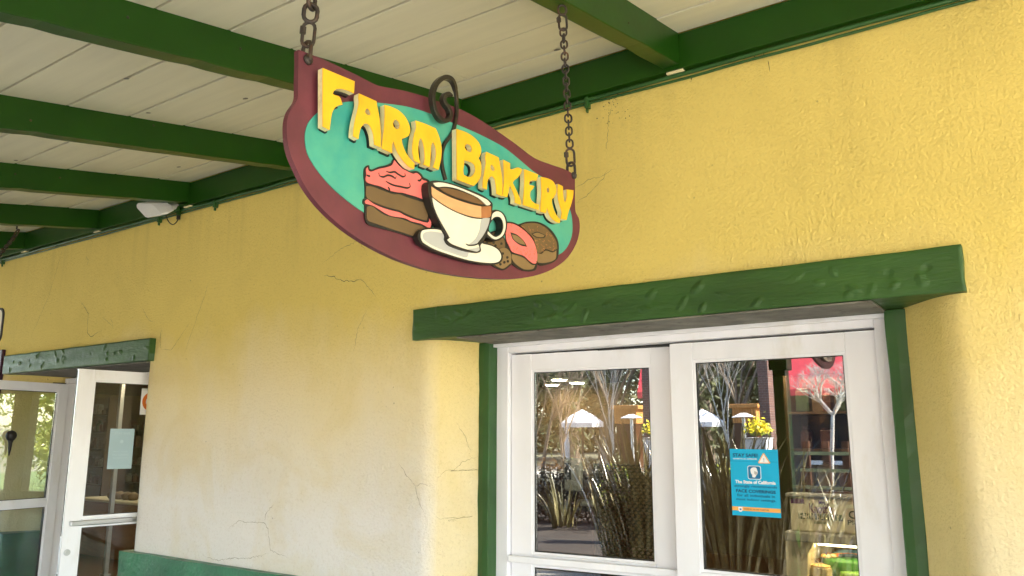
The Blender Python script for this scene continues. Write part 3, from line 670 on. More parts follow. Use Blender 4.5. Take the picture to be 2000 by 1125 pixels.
# --- saucer and cup, thick cut-outs
sa = shape('saucer', CC, [(625,735),(660,705),(730,697),(850,705),(1000,760),(1190,822),(1262,846),(1328,884),(1360,945),(1342,1000),(1285,1020),(1180,1015),(1050,992),(900,948),(752,898),(650,843),(618,800),(612,765)], [], 0.006, 0.024, M['black'], sign, corner=80)
shape('saucer_face', CC, [(655,722),(700,712),(780,712),(870,735),(1180,836),(1258,856),(1318,892),(1345,945),(1330,988),(1280,1005),(1180,1001),(1050,978),(900,934),(762,884),(665,828),(645,790),(642,750)], [], 0.024, 0.0262, M['cupwhite'], sa, corner=80)
shape('saucer_shade', CC, [(665,745),(720,728),(800,738),(868,762),(870,810),(920,850),(1000,885),(1060,915),(1042,957),(950,932),(800,880),(700,828),(662,790)], [], 0.0262, 0.0268, M['cupgrey'], sa, corner=80)
cup = shape('cup', CC, [(735,284),(800,284),(900,303),(1050,355),(1180,410),(1250,460),(1270,490),(1266,545),(1300,538),(1352,556),(1388,605),(1398,680),(1376,762),(1325,808),(1270,805),(1215,780),(1180,830),(1163,855),(1168,900),(1140,917),(1050,905),(950,876),(880,842),(855,800),(858,768),(835,720),(775,600),(728,480),(706,380),(706,312)],
           [[(1262,640),(1290,606),(1325,606),(1352,640),(1358,695),(1340,745),(1305,768),(1262,752),(1238,715),(1245,670)]], 0.008, 0.0330, M['black'], sign, corner=75)
def cf(name, pts, m, o=0.0352, holes=[], o0=0.0330): return shape(name, CC, pts, holes, o0, o, M[m], cup, corner=75)
cf('cup_body', [(742,432),(790,472),(870,522),(960,567),(1080,610),(1175,620),(1246,612),(1230,680),(1190,760),(1135,832),(1150,858),(1155,893),(1130,905),(1000,872),(910,836),(872,800),(885,790),(890,772),(850,700),(790,590),(757,505)], 'cupwhite')
cf('cup_shade', [(1175,620),(1246,612),(1230,680),(1190,760),(1140,822),(1112,842),(1062,842),(1122,790),(1158,710)], 'cupgrey', 0.0358, [], 0.0352)
cf('cup_shade', [(1060,880),(1100,878),(1150,865),(1155,893),(1130,905),(1060,888)], 'cupgrey', 0.0358, [], 0.0352)
cf('cup_band', [(735,335),(790,372),(900,430),(1050,482),(1172,510),(1172,610),(1080,596),(950,552),(850,497),(780,450),(742,415)], 'orange')
cf('cup_band', [(1175,510),(1256,507),(1250,600),(1175,610)], 'rust')
cf('cup_rim', [(750,303),(830,300),(950,333),(1100,393),(1220,450),(1252,485),(1240,497),(1215,497),(1150,438),(1050,388),(950,350),(860,334),(800,338),(770,330)], 'cupwhite')
cf('coffee', [(802,350),(850,346),(950,365),(1060,402),(1150,448),(1200,489),(1150,487),(1050,460),(950,428),(850,383)], 'coffee')
cf('cup_handle', [(1272,575),(1310,552),(1350,570),(1378,620),(1385,690),(1362,760),(1312,796),(1272,790),(1228,752),(1232,730),(1262,760),(1300,778),(1345,752),(1367,700),(1362,640),(1335,602),(1290,602),(1262,628)], 'cupwhite')
b = MB(); stroke(b, CC, [(1035,838),(1060,850),(1110,848),(1150,830),(1185,785)], 2.0, 0.0358, 0.0366); b.build('cup_line', M['black'], cup)
b = MB(); stroke(b, CC, [(866,775),(895,782),(870,800)], 1.6, 0.0352, 0.0366); b.build('cup_line', M['black'], cup)
# --- iron scroll: flat bar stood on edge
CE = lambda x, y: (820 + x/3.309, y/3.309)
sp = [(215,617),(195,606),(172,612),(162,640),(172,668),(196,700),(206,740),(190,772),(158,776),(125,748),(103,700),(92,640),(97,585),(122,530),(168,497),(215,510),(252,555),(278,615),(286,690),(278,760),(262,832),(232,880),(205,920),(188,980),(190,1050),(203,1110),(214,1150)]
c2 = [s2(*CE(*p), 0.034) for p in sp]; c2 = catmull([Vector((a, c)) for a, c in c2], False, 6, 100); n = len(c2); vs = []; fs = []
for i, p in enumerate(c2):
    t = (c2[min(n-1, i+1)] - c2[max(0, i-1)]).normalized(); q = Vector((-t.y, t.x)); hw = 0.0062*min(1, 0.35+i/9)*(1 if i < n*0.62 else 0.78)
    fr = i/n; kf = smooth(0.56, 0.68, fr); o1 = 0.034*(1-kf) + 0.0105*kf; o0 = 0.018*(1-kf) + 0.0025*kf
    for sgn, o in ((1, o0), (1, o1), (-1, o1), (-1, o0)): vs.append(s3((p[0]+q.x*hw*sgn, p[1]+q.y*hw*sgn), o))
for i in range(n-1):
    for j in range(4): fs.append((i*4+j, i*4+(j+1) % 4, (i+1)*4+(j+1) % 4, (i+1)*4+j))
fs += [(3,2,1,0), tuple((n-1)*4+j for j in range(4))]
MB().add(vs, fs).build('iron_scroll', M['steel'], sign, bevel=0.001)
# --- bolts on the board
BR_ = Vector((-1.29, -1.02119796, 2.55465989))
boltp = []
for px, py in ((601, 117), (1120, 343)):
    u_, v_ = s2(px, py, 0.0); boltp.append((u_, v_)); b = MB()
    Q = Matrix((( SU.x, SZ.x, SN.x, 0), (SU.y, SZ.y, SN.y, 0), (SU.z, SZ.z, SN.z, 0), (0, 0, 0, 1)))
    b.lathe([(0.0125, 0), (0.0125, 0.004), (0.010, 0.007), (0.007, 0.0085), (0.004, 0.012), (0.0, 0.013)][:-1], s3((u_, v_), 0.0), 18, Q)
    b.lathe([(0.011, 0), (0.011, -0.012)], s3((u_, v_), -0.0165), 6, Q); b.build('bolt', M['iron'], sign, smooth=False, bevel=0.001)
# --- chains
def link(c, ax, side, L_, W_, r_, name, parent, closed=True, sleeve=False):
    ax = Vector(ax).normalized(); side = Vector(side); side = (side - ax*side.dot(ax)).normalized(); pts = []
    h = L_/2 - W_/2
    for k in range(7): a = math.pi*k/6; pts.append(c + side*(W_/2*math.cos(a)) + ax*(h + W_/2*math.sin(a)))
    for k in range(7): a = math.pi + math.pi*k/6; pts.append(c + side*(W_/2*math.cos(a)) + ax*(-h + W_/2*math.sin(a)))
    b = MB().tube(pts, r_, 8, closed=True)
    if sleeve: b.tube([c - side*W_/2 + ax*(h*0.1), c - side*W_/2 + ax*(h*1.1)], r_*1.9, 6)
    return b.build(name, M['iron'], parent, smooth=not sleeve, bevel=0.0004 if sleeve else 0)
def chain(bot, top, L_, W_, r_, label, cat='chain', ql_top=True, group=None):
    t = thing('sign_chain', label, 'chain', top, group); ax = (top-bot).normalized(); s_a = Vector((0.78, 0.62, 0)); s_b = Vector((-0.62, 0.78, 0))
    link(bot + ax*0.006, ax, SN, 0.056, 0.030, 0.0048, 'shackle', t)                # loop through the board
    p = bot + ax*0.052; link(p + ax*0.0, ax, s_a, 0.060, 0.027, 0.0042, 'quick_link', t, sleeve=True)
    p = p + ax*0.045; end = (top-p).dot(ax) - (0.085 if ql_top else 0.04); pitch = L_-2*r_*1.5; n = max(1, int(round(end/pitch))); pitch = end/n
    for k in range(n):
        a = 0.6 + (k % 2)*math.pi/2 + random.uniform(-.25, .25); s = Vector((math.cos(a), math.sin(a), 0))
        link(p + ax*(pitch*(k+0.5)-0.008), ax, s, pitch+2*r_*1.15, W_*random.uniform(.95, 1.05), r_, 'chain_link', t)
    p = p + ax*end
    if ql_top: link(p + ax*0.018, ax, s_a, 0.060, 0.027, 0.0042, 'quick_link', t, sleeve=True)
    eye = top - ax*0.014
    link(top - ax*0.020, ax, s_a, 0.036, 0.028, 0.0042, 'screw_eye', t); MB().tube([top - ax*0.003, top + ax*0.02], 0.004, 8).build('eye_shank', M['iron'], t)
    return t
bR = s3((boltp[1][0]-0.004, boltp[1][1]+0.012), -0.006); bL = s3((boltp[0][0], boltp[0][1]+0.012), -0.006)
topR = atP(1112, 4, Vector((0, 0, 3.348)), Vector((0, -math.sin(SL), math.cos(SL)))); topR = Vector((-1.315, topR.y, 3.348+topR.y*TS))
topL = Vector((-1.335, bL.y-0.002, 3.348 + bL.y*TS))
chain(bR, topR, 0.033, 0.0215, 0.0034, 'thin dark chain holding the far end of the bakery sign')
chain(bL, topL, 0.046, 0.030, 0.0052, 'rusty chain holding the near end of the bakery sign')

# ================================================================== SMALL THINGS ON THE FRONT
FONT = bpy.data.fonts.load('<builtin>') if False else None
def text(s, name, M4, w_, h_, mat_, parent, bold=0.0, ext=0.0004, align=None):
    """lettering scaled to a w_ x h_ box whose lower left corner is the origin of M4 (x right, y up, z out)"""
    cu = bpy.data.curves.new('t', 'FONT'); cu.body = s; cu.size = 1; cu.offset = bold; cu.extrude = 0.001; cu.resolution_u = 3
    to = bpy.data.objects.new('t', cu); COL.objects.link(to); dg = bpy.context.evaluated_depsgraph_get(); dg.update()
    me = bpy.data.meshes.new_from_object(to.evaluated_get(dg)); bpy.data.objects.remove(to)
    xs = [v.co.x for v in me.vertices]; ys = [v.co.y for v in me.vertices]; x0, x1, y0, y1 = min(xs), max(xs), min(ys), max(ys)
    vs = [M4 @ Vector(((v.co.x-x0)/(x1-x0)*w_, (v.co.y-y0)/(y1-y0)*h_, ext*(1 if v.co.z > 0 else 0.05))) for v in me.vertices]
    fs = [tuple(p.vertices) for p in me.polygons]; me2 = MB().add(vs, fs).build(name, mat_, parent); return me2
def frame4(o, x, y):
    x = Vector(x).normalized(); y = Vector(y); y = (y - x*y.dot(x)).normalized(); z = x.cross(y)
    return Matrix(((x.x, y.x, z.x, o[0]), (x.y, y.y, z.y, o[1]), (x.z, y.z, z.z, o[2]), (0, 0, 0, 1)))
M['pblue'] = mat('poster_blue', (0.004, 0.42, 0.70), 0.35, 0.04, 6); M['navy'] = mat('poster_navy', (0.006, 0.055, 0.14), 0.4); M['pwhite'] = mat('poster_white', (0.85, 0.85, 0.85), 0.4)
M['porange'] = mat('poster_orange', (0.85, 0.42, 0.10), 0.4); M['pmid'] = mat('poster_mid_blue', (0.004, 0.17, 0.36), 0.4); M['pgrey'] = mat('poster_grey', (0.5, 0.47, 0.45), 0.5)
gy = 0.3600
TLp, TRp, BLp = atY(1424.4, 876.7, gy), atY(1517.7, 878.3, gy), atY(1430.7, 1005.7, gy)
pw, ph = (TRp-TLp).length, (BLp-TLp).length
poster = thing('notice', 'bright blue face covering notice stuck on the right hand glass door', 'notice', BLp)
FP = frame4(BLp, TRp-TLp, TLp-BLp)
def pbox(n, s0, t0, s1, t1, z0, z1, m): return MB().box((s0*pw, (1-t1)*ph, z0), (s1*pw, (1-t0)*ph, z1), FP).build(n, M[m], poster)
def ptext(s, s0, t0, s1, t1, m, bold=0.0): text(s, 'lettering', FP @ Matrix.Translation((s0*pw, (1-t1)*ph, 0.0010)), (s1-s0)*pw, (t1-t0)*ph, M[m], poster, bold)
def poly(n, pts, z0, z1, m): return prism(MB(), [(a*pw, (1-c)*ph) for a, c in pts], [], lambda p: FP @ Vector((p[0], p[1], z0)), lambda p: FP @ Vector((p[0], p[1], z1))).build(n, M[m], poster)
pbox('sheet', 0, 0, 1, 1, -0.0005, 0.0006, 'pblue')
pbox('rule', 0, 0.183, 1, 0.187, 0.0006, 0.0009, 'pmid')
ptext('STAY SAFE!', .06, .065, .585, .118, 'navy', 0.03); ptext('ADHERE TO ALL GUIDELINES', .06, .137, .57, .158, 'pwhite', 0.01)
poly('triangle', [(.70,.055),(.72,.055),(.84,.195),(.83,.21),(.60,.21),(.59,.195)], 0.0008, 0.0012, 'porange'); poly('triangle', [(.71,.07),(.815,.198),(.61,.198)], 0.0012, 0.0015, 'pwhite')
text('!', 'lettering', FP @ Matrix.Translation((.70*pw, (1-.188)*ph, 0.0014)), .022*pw, .06*ph, M['pgrey'], poster, 0.02)
def rrect(s0, t0, s1, t1, r_):
    pts = []
    for cx_, cy_, a0 in ((s1-r_, t0+r_*.7, -90), (s1-r_, t1-r_*.7, 0), (s0+r_, t1-r_*.7, 90), (s0+r_, t0+r_*.7, 180)):
        for k in range(5): a = R(a0+k*22.5); pts.append((cx_+r_*math.cos(a), cy_+r_*.7*math.sin(a)))
    return pts
poly('icon_border', rrect(.362,.248,.64,.452,.04), 0.0006, 0.0010, 'pwhite'); poly('icon', rrect(.374,.256,.628,.444,.035), 0.0010, 0.0013, 'pmid')
poly('icon_head', [(.42,.31),(.44,.285),(.48,.272),(.53,.272),(.555,.29),(.562,.315),(.575,.34),(.57,.365),(.55,.385),(.535,.392),(.53,.405),(.51,.425),(.455,.42),(.455,.385),(.43,.36)], 0.0013, 0.0016, 'pwhite')
poly('icon_mask', [(.50,.325),(.555,.34),(.572,.35),(.565,.37),(.54,.388),(.50,.37)], 0.0016, 0.0018, 'pgrey')
ptext('The State of California', .09, .468, .93, .520, 'pwhite', 0.035)
ptext('strongly recommends', .07, .538, .95, .585, 'navy', 0.012); ptext('FACE COVERINGS', .10, .607, .92, .655, 'navy', 0.035)
ptext('for all individuals in', .12, .675, .90, .715, 'navy', 0.012); ptext('most indoor settings.', .10, .738, .92, .783, 'navy', 0.012)
pbox('strip', 0, .868, 1, .928, 0.0006, 0.0009, 'porange'); ptext("WE'RE ALL IN THIS TOGETHER", .25, .888, .77, .910, 'navy', 0.0)
poly('seal', [(.13,.875),(.22,.875),(.215,.93),(.19,.945),(.16,.945),(.135,.93)], 0.0009, 0.0012, 'pwhite'); poly('seal', [(.155,.895),(.2,.895),(.195,.92),(.16,.92)], 0.0012, 0.0015, 'pmid')
# pale sheet on the open leaf's glass, seen in shade, and the round sticker beside it
M['pale'] = mat('pale_blue_paper', (0.34, 0.46, 0.50), 0.6, 0.05, 5); M['paleink'] = mat('pale_ink', (0.42, 0.54, 0.57), 0.6)
s2b = thing('notice', 'pale blue grey sheet on the glass of the open right leaf', 'notice', MxB @ Vector((.25, .01, 1.46)))
MB().box((.248, 0.014, 1.462), (.416, 0.0155, 1.742), MxB).build('sheet', M['pale'], s2b)
FB = MxB @ Matrix.Translation((0.248, 0.0138, 1.462)) @ Matrix.Rotation(R(90), 4, 'X')
for tx, a_, b_, c_, d_ in (('STAY SAFE', .03, .24, .14, .256), ('PROTECT YOURSELF', .035, .115, .135, .125), ('FACE COVERING', .03, .092, .14, .105), ('REQUIRED INDOORS', .035, .07, .135, .08)):
    text(tx, 'lettering', FB @ Matrix.Translation((a_, b_, 0.0002)), c_-a_, d_-b_, M['paleink'], s2b, 0.01)
MB().lathe([(.012, 0), (.012, .0006)], (0, 0, 0), 16, FB @ Matrix.Translation((0.085, 0.19, 0))).build('seal', M['paleink'], s2b)
st = thing('sticker', 'round orange ringed sticker on the open right leaf, half hidden by the wall', 'sticker', MxB @ Vector((.52, .01, 1.94)))
MB().box((.442, 0.014, 1.845), (.60, 0.0155, 2.035), MxB).build('sheet', M['pwhite'], st)
FS = MxB @ Matrix.Translation((0.524, 0.0138, 1.94)) @ Matrix.Rotation(R(90), 4, 'X'); M['sorange'] = mat('sticker_orange', (0.70, 0.17, 0.02), 0.4)
MB().lathe([(.072, 0), (.072, .0006)], (0, 0, 0), 28, FS).build('ring', M['sorange'], st); MB().lathe([(.046, .0006), (.046, .0012)], (0, 0, 0), 28, FS).build('ring_centre', M['pwhite'], st)
# black hook on the other leaf's glass
hk = thing('door_hook', 'black round headed hook fixed on the glass of the open left leaf', 'hook', atX(22, 850, -7.315))
c = atP(22, 850, MxA @ Vector((0, -0.006, 0)), Vector((MxA[0][1], MxA[1][1], 0))); Q = Matrix.Translation(c) 
MB().lathe([(0.004, -0.045), (0.028, -0.04), (0.040, -0.018), (0.042, 0.0), (0.036, 0.02), (0.022, 0.034), (0.004, 0.04)], c, 20).build('head', M['black'], hk, smooth=True)
MB().lathe([(0.003, -0.17), (0.012, -0.12), (0.016, -0.06), (0.024, -0.04)], c, 14).build('spike', M['black'], hk, smooth=True)
# maroon board on the wall at far left
M['plum'] = mat('plum_paint', (0.045, 0.008, 0.028), 0.45, 0.15, 8, 0.3, 40, 0.002)
o = MB(); o.box((-8.35, -0.035, 0.0), (-7.785, -0.001, 2.45)); o = props(o.build('wall_panel', M['plum'], bevel=0.006), 'dark plum painted board on the wall left of the short lintel', 'panel')
# hanging plaque at the left edge with its chain and eye
c0 = atY(12, 600, -1.10); c1 = atY(12, 668, -1.10)
pl = thing('hanging_plaque', 'cream plaque in a black rounded frame hanging at the left edge', 'sign', c0)
hh = c0.z-c1.z; x1 = c0.x; b = MB(); 
def rr2(x0, z0, x1, z1, r_):
    pts = []
    for cx_, cz_, a0 in ((x1-r_, z1-r_, 0), (x0+r_, z1-r_, 90), (x0+r_, z0+r_, 180), (x1-r_, z0+r_, 270)):
        for k in range(6): a = R(a0+k*18); pts.append((cx_+r_*math.cos(a), cz_+r_*math.sin(a)))
    return pts
prism(b, rr2(x1-0.62, c1.z, x1, c0.z, 0.05), [rr2(x1-0.61, c1.z+0.013, x1-0.013, c0.z-0.013, 0.042)], lambda p: Vector((p[0], -1.101, p[1])), lambda p: Vector((p[0], -1.112, p[1])))
b.build('frame', M['black'], pl, bevel=0.004)
prism(MB(), rr2(x1-0.609, c1.z+0.014, x1-0.014, c0.z-0.014, 0.041), [], lambda p: Vector((p[0], -1.102, p[1])), lambda p: Vector((p[0], -1.108, p[1]))).build('panel', M['cupwhite'], pl)
MB().box((x1-0.58, -1.118, c1.z+0.03), (x1-0.02, -1.1155, c1.z+0.036)).build('trim', M['black'], pl)
eye = atP(33, 444, Vector((0, 0, 3.348)), Vector((0, -math.sin(SL), math.cos(SL)))); eye.z = 3.348+eye.y*TS
lo = atY(-75, 585, -1.095)
ch2 = thing('sign_chain', 'rusty slanting chain on a ring eye under the far left rafter', 'chain', eye); ax = (lo-(eye-Vector((0, 0, .055)))).normalized(); Lc = (lo-eye).length
b = MB(); cc = eye - Vector((0, 0, 0.050)); b.tube([cc + Vector((0.03*math.cos(a*.393), 0.012*math.sin(a*.393), 0.036*math.sin(a*.393))) for a in range(16)], 0.006, 8, closed=True); b.tube([eye-Vector((0, 0, .016)), eye+Vector((0, 0, .02))], .006); b.build('ring_eye', M['iron'], ch2, smooth=True)
k = 0; d = 0.035
while d < Lc-0.07:
    a = 0.5+(k % 2)*1.57; link(cc - Vector((0, 0, 0.01)) + ax*d, ax, Vector((math.cos(a), math.sin(a), 0.1)), 0.044, 0.024, 0.0042, 'chain_link', ch2); d += 0.033; k += 1
# white network box under the ledger with its cable
M['plastic'] = mat('white_plastic', (0.66, 0.65, 0.62), 0.4, 0.05, 10)
dv = thing('wireless_box', 'white rounded plastic box tilted under the ledger with a looped black cable', 'electrical box', atY(300, 408, -0.12))
def dvp(x, y, Y): return atY(220+x/7.03, 360+y/7.03, Y)
fr = [(325,285),(345,255),(525,262),(600,330),(655,398),(640,420),(480,462),(445,450),(385,385),(330,325)]
fp = [dvp(x, y, -0.30 + (x-325)/330*0.07) for x, y in fr]; nrm = Vector((0.55, 0.75, 0.28)).normalized()
bk = [p*0.999 + nrm*0.055 for p in fp]; cen = sum(bk, Vector())/len(bk); bk2 = [cen + (p-cen)*0.72 + nrm*0.06 for p in bk]
n = len(fp); b = MB().add(fp+bk+bk2, [tuple(range(n))] + [(i, (i+1) % n, n+(i+1) % n, n+i) for i in range(n)] + [(n+i, n+(i+1) % n, 2*n+(i+1) % n, 2*n+i) for i in range(n)] + [tuple(2*n+i for i in range(n))[::-1]])
b.build('housing', M['plastic'], dv, bevel=0.006, seg=3)
e0 = sum(bk2, Vector())/n; MB().tube([e0, e0.lerp(dvp(880, 300, -0.05), 0.5), dvp(880, 305, -0.05)], 0.022, 10).build('bracket', M['plastic'], dv)
jb = dvp(905, 370, -0.03); MB().tube([dvp(740, 385, -0.06), dvp(900, 335, -0.05), dvp(935, 330, -0.04)], 0.022, 10).build('junction', M['green_beam'], dv)
MB().tube([dvp(905, 350, -0.035), dvp(905, 430, -0.035)], 0.017, 12).build('fitting', M['green_beam'], dv); MB().tube([dvp(905, 430, -0.035), dvp(902, 480, -0.035)], 0.014, 12).build('cable_gland', M['black'], dv)
cp = catmull([dvp(760, 350, -0.08), dvp(728, 385, -0.08), dvp(740, 450, -0.07), dvp(775, 520, -0.06), dvp(825, 552, -0.05), dvp(870, 525, -0.04), dvp(900, 478, -0.035)], False, 5, 120)
MB().tube(cp, 0.0038, 6).build('cable', M['black'], dv, smooth=True)

# ================================================================== INSIDE THE SHOP
M['ifloor'] = mat('dark_wood_floor', (0.10, 0.045, 0.02), 0.35, 0.3, 3, stretch=(1, 8, 1)); M['iwall'] = mat('tan_interior_wall', (0.13, 0.085, 0.045), 0.8, 0.1, 2); M['iceil'] = mat('interior_ceiling', (0.12, 0.08, 0.05), 0.8, 0.1)
M['wood'] = mat('counter_wood', (0.085, 0.034, 0.015), 0.4, 0.25, 4, stretch=(1, 1, 9)); M['shelfwood'] = mat('shelf_wood', (0.085, 0.048, 0.024), 0.5, 0.2, 5)
M['warm'] = emis('lamp_lens', (1, 0.80, 0.50), 28.0); M['caselamp'] = emis('case_lamp', (1, 0.75, 0.38), 4.5)
plane('interior_floor', -17, 0.44, 4.9, 8.5, 0.012, M['ifloor'])
o = MB(); o.box((-17, 8.5, 0), (1.50, 8.7, 3.0)); o.box((2.33, 8.5, 0), (2.84, 8.7, 3.0)); o.box((3.9, 8.5, 0), (4.9, 8.7, 3.0)); o.box((1.50, 8.5, 2.48), (2.33, 8.7, 3.0)); o.box((2.84, 8.5, 2.48), (3.9, 8.7, 3.0)); o.box((1.50, 8.5, 0), (2.33, 8.7, .35)); o.box((2.84, 8.5, 0), (3.9, 8.7, .35)); props(o.build('interior_wall', M['iwall']), None, None, None, 'structure')
o = MB(); o.box((-17.2, 0.56, 0), (-17, 8.7, 3.0)); props(o.build('interior_wall', M['iwall']), None, None, None, 'structure')
o = MB(); o.box((4.9, 0.56, 0), (5.1, 8.7, 3.0)); props(o.build('interior_wall', M['iwall']), None, None, None, 'structure')
o = MB(); o.box((-17, 0.545, 0), (-7.6, 0.56, 2.9)); o.box((-5.3, 0.545, 0), (-2.75, 0.56, 2.9)); o.box((-0.40, 0.545, 0), (4.9, 0.56, 2.9)); o.box((-17, 0.545, 2.9), (4.9, 0.56, 3.6)); props(o.build('interior_wall', M['iwall']), None, None, None, 'structure')
o = MB(); o.box((-17, 0.57, 2.57), (4.9, 8.499, 2.9)); props(o.build('interior_ceiling', M['iceil']), None, None, None, 'structure')
lp = [(1092, 737, 2.71), (1127, 748, 2.71), (1097, 757, 2.71), (1150, 757, 2.71), (262, 751, 2.70)]
def iy(px, py, z): return atZ(px, py, z)
lamp_spots = [tuple(atZ(a_x, a_y, 2.54).xy) for a_x, a_y in ((1092, 742), (1127, 748), (1078, 752), (1150, 757), (1110, 762))] + [(-2.3, 5.5), (-1.9, 3.4), (-11.4, 3.6), (-9.6, 5.4), (-12.6, 6.2), (-8.2, 3.0), (-1.5, 0.95), (-9.2, 1.5)]  # last two are added lamps, brightening the case header and the left interior
lamp0 = None
for i, (x, y) in enumerate(lamp_spots):
    if lamp0 is None:
        lamp0 = thing('ceiling_light', 'x', 'light', (x, y, 2.569)); q0 = MB().lathe([(0.13, -0.03), (0.15, 0.0)], (x, y, 2.569), 24).build('trim_ring', M['pwhite'], lamp0)
        q1 = MB().lathe([(0.10, -0.040), (0.11, -0.031)], (x, y, 2.569), 20).build('lens', M['warm'], lamp0); L0 = lamp0
    else:
        L0 = lamp0.copy(); COL.objects.link(L0); L0.location = (x, y, 2.569)
        for ch in (q0, q1): c = ch.copy(); COL.objects.link(c); c.parent = L0; c.matrix_parent_inverse = ch.matrix_parent_inverse.copy()
    near = ('left front one of the cluster', 'second of the cluster, right front', 'middle one of the cluster', 'right middle one of the cluster', 'farthest back of the cluster', 'to the right of the cluster', 'nearest, above the display case', 'nearest the short lintel', 'right of the steel post', 'farthest left', 'just inside the right jamb', 'added to brighten the display case header', 'added to brighten the left interior')[i]
    props(L0, ('warm round ceiling light behind the closed doors, ' if x > -7 else 'warm round ceiling light beyond the open doorway, ') + near, 'light', 'round lights in the closed shop ceiling' if x > -7 else 'round lights beyond the open doorway')
# bakery display case behind the right leaf
YC = 1.55
M['casecream'] = mat('case_cream', (0.62, 0.56, 0.42), 0.45, 0.05, 5); M['casegrey'] = mat('case_grey', (0.30, 0.29, 0.27), 0.4, 0.05, 8); M['cgreen'] = mat('sign_green', (0.02, 0.06, 0.025), 0.4); M['purple'] = mat('sign_purple', (0.09, 0.015, 0.09), 0.4)
case = thing('display_case', 'cream bakery display case with a lettered header behind the right glass door', 'display case', atY(1600, 1125, YC))
def rect(px0, py0, px1, py1, Y): a = atY(px0, py0, Y); b_ = atY(px1, py1, Y); return a.x, b_.z, b_.x, a.z
x0, z0, x1, z1 = rect(1541, 970, 1690, 1046, YC); x1 = -0.55
MB().box((x0, YC, z0), (x1, YC+0.10, z1)).build('header_panel', M['casecream'], case, bevel=0.01)
MB().box((x0-0.03, YC-0.04, z0-0.055), (x1, YC+0.12, z0-0.001)).build('header_lip', M['casegrey'], case, bevel=0.01)
MB().box((x0-0.02, YC-0.01, z1+0.001), (x1, YC+0.12, z1+0.02)).build('header_trim', M['casegrey'], case, bevel=0.005)
prism(MB(), [(x0-0.035, z0-0.056), (x0-0.045, z0-0.5), (x0-0.04, 0.3), (x0+0.05, 0.3), (x0+0.07, z0-0.3), (x0+0.085, z0-0.12), (x0+0.12, z0-0.056)], [], lambda p: Vector((p[0], YC+0.60, p[1])), lambda p: Vector((p[0], YC, p[1]))).build('side_panel', M['casecream'], case)
MB().box((x0, YC+0.62, 0.05), (x1, YC+0.66, z1)).build('back_panel', M['wood'], case)
MB().box((x0-0.02, YC, 0.05), (x1, YC+0.62, 0.66)).build('base', M['wood'], case)
MB().box((x0+0.13, YC+0.05, z0-0.075), (x1, YC+0.09, z0-0.06)).build('case_light', M['caselamp'], case)
zs_ = atY(1600, 1128, YC+0.2).z - 0.02
MB().box((x0+0.06, YC+0.02, zs_-0.03), (x1, YC+0.60, zs_)).build('shelf', M['casecream'], case)
def hf(px, py): p = atY(px, py, YC-0.002); return p
def htext(s, px0, py0, px1, py1, m, bold=0.0): 
    p = hf(px0, py1); q = hf(px1, py0); text(s, 'lettering', frame4((p.x, YC-0.0003, p.z), (1, 0, 0), (0, 0, 1)), q.x-p.x, q.z-p.z, M[m], case, bold, 0.002)
htext("Mrs.", 1599, 978, 1613, 986, 'purple', 0.01); htext("Knott's", 1581, 984, 1624, 1002, 'purple', 0.03)
a = hf(1559, 1001); c = hf(1646, 1018); MB().box((a.x, YC-0.003, c.z), (c.x, YC-0.0004, a.z)).build('name_band', M['cgreen'], case, bevel=0.001)
p = hf(1562, 1015); q = hf(1640, 1004); text("FARM BAKERY", 'lettering', frame4((p.x, YC-0.0036, p.z), (1, 0, 0), (0, 0, 1)), q.x-p.x, q.z-p.z, M['casecream'], case, 0.01, 0.001)
htext("Cakes", 1658, 1000, 1712, 1013, 'cgreen', 0.02); htext("Please", 1656, 1018, 1700, 1025, 'cgreen', 0.0); htext("BUENA PARK", 1590, 1020, 1618, 1023, 'cgreen', 0.0)
a = hf(1544, 973); c = hf(1571, 984); MB().box((a.x, YC-0.002, c.z), (c.x, YC-0.0004, a.z)).build('stamp', M['purple'], case)
# cakes and boxes on the shelf
M['gicing'] = mat('green_icing', (0.025, 0.15, 0.015), 0.5, 0.2, 40, 0.5, 90, 0.004); M['gicing2'] = mat('pale_green_icing', (0.16, 0.34, 0.05), 0.5, 0.15, 40, 0.4, 90, 0.003)
M['yicing'] = mat('yellow_icing', (0.60, 0.38, 0.08), 0.5, 0.15, 40); M['card'] = mat('cream_card', (0.62, 0.50, 0.30), 0.6, 0.05, 20); M['nuts'] = mat('nut_topping', (0.75, 0.52, 0.20), 0.6, 0.4, 60, 0.8, 80, 0.006); M['bluebox'] = mat('blue_box', (0.10, 0.42, 0.62), 0.4, 0.05); M['red'] = mat('red_icing', (0.65, 0.10, 0.02), 0.5); M['dkblue'] = mat('dark_blue_icing', (0.02, 0.05, 0.09), 0.5)
def cake(px, py, Y, r_, h_, m, name, label):
    c = atY(px, py, Y); t = thing(name, label, 'cake', (c.x, Y, c.z-h_)); 
    MB().lathe([(r_*1.12, -0.006), (r_*1.12, 0.0)], (c.x, Y, c.z-h_), 28).build('cake_board', M['card'], t)
    MB().lathe([(r_, 0.001), (r_*1.01, h_*.5), (r_, h_-0.012), (r_*0.96, h_), (r_*.5, h_+0.003)], (c.x, Y, c.z-h_), 32).build('icing', m, t, smooth=True); return t, c
t, c = cake(1655, 1090, YC+0.22, 0.135, 0.15, M['gicing'], 'decorated_cake', 'round green iced cake with a yellow, orange and blue rainbow on top')
for k, (mm, rr_) in enumerate((('yicing', .095), ('red', .075), ('dkblue', .055))):
    MB().tube([c + Vector((0.02+rr_*math.cos(a*.26), -0.02+rr_*math.sin(a*.26)*0.9, 0.010)) for a in range(0, 13)], 0.011, 8).build('rainbow_band', M[mm], t, smooth=True)
rn = random.Random(2)
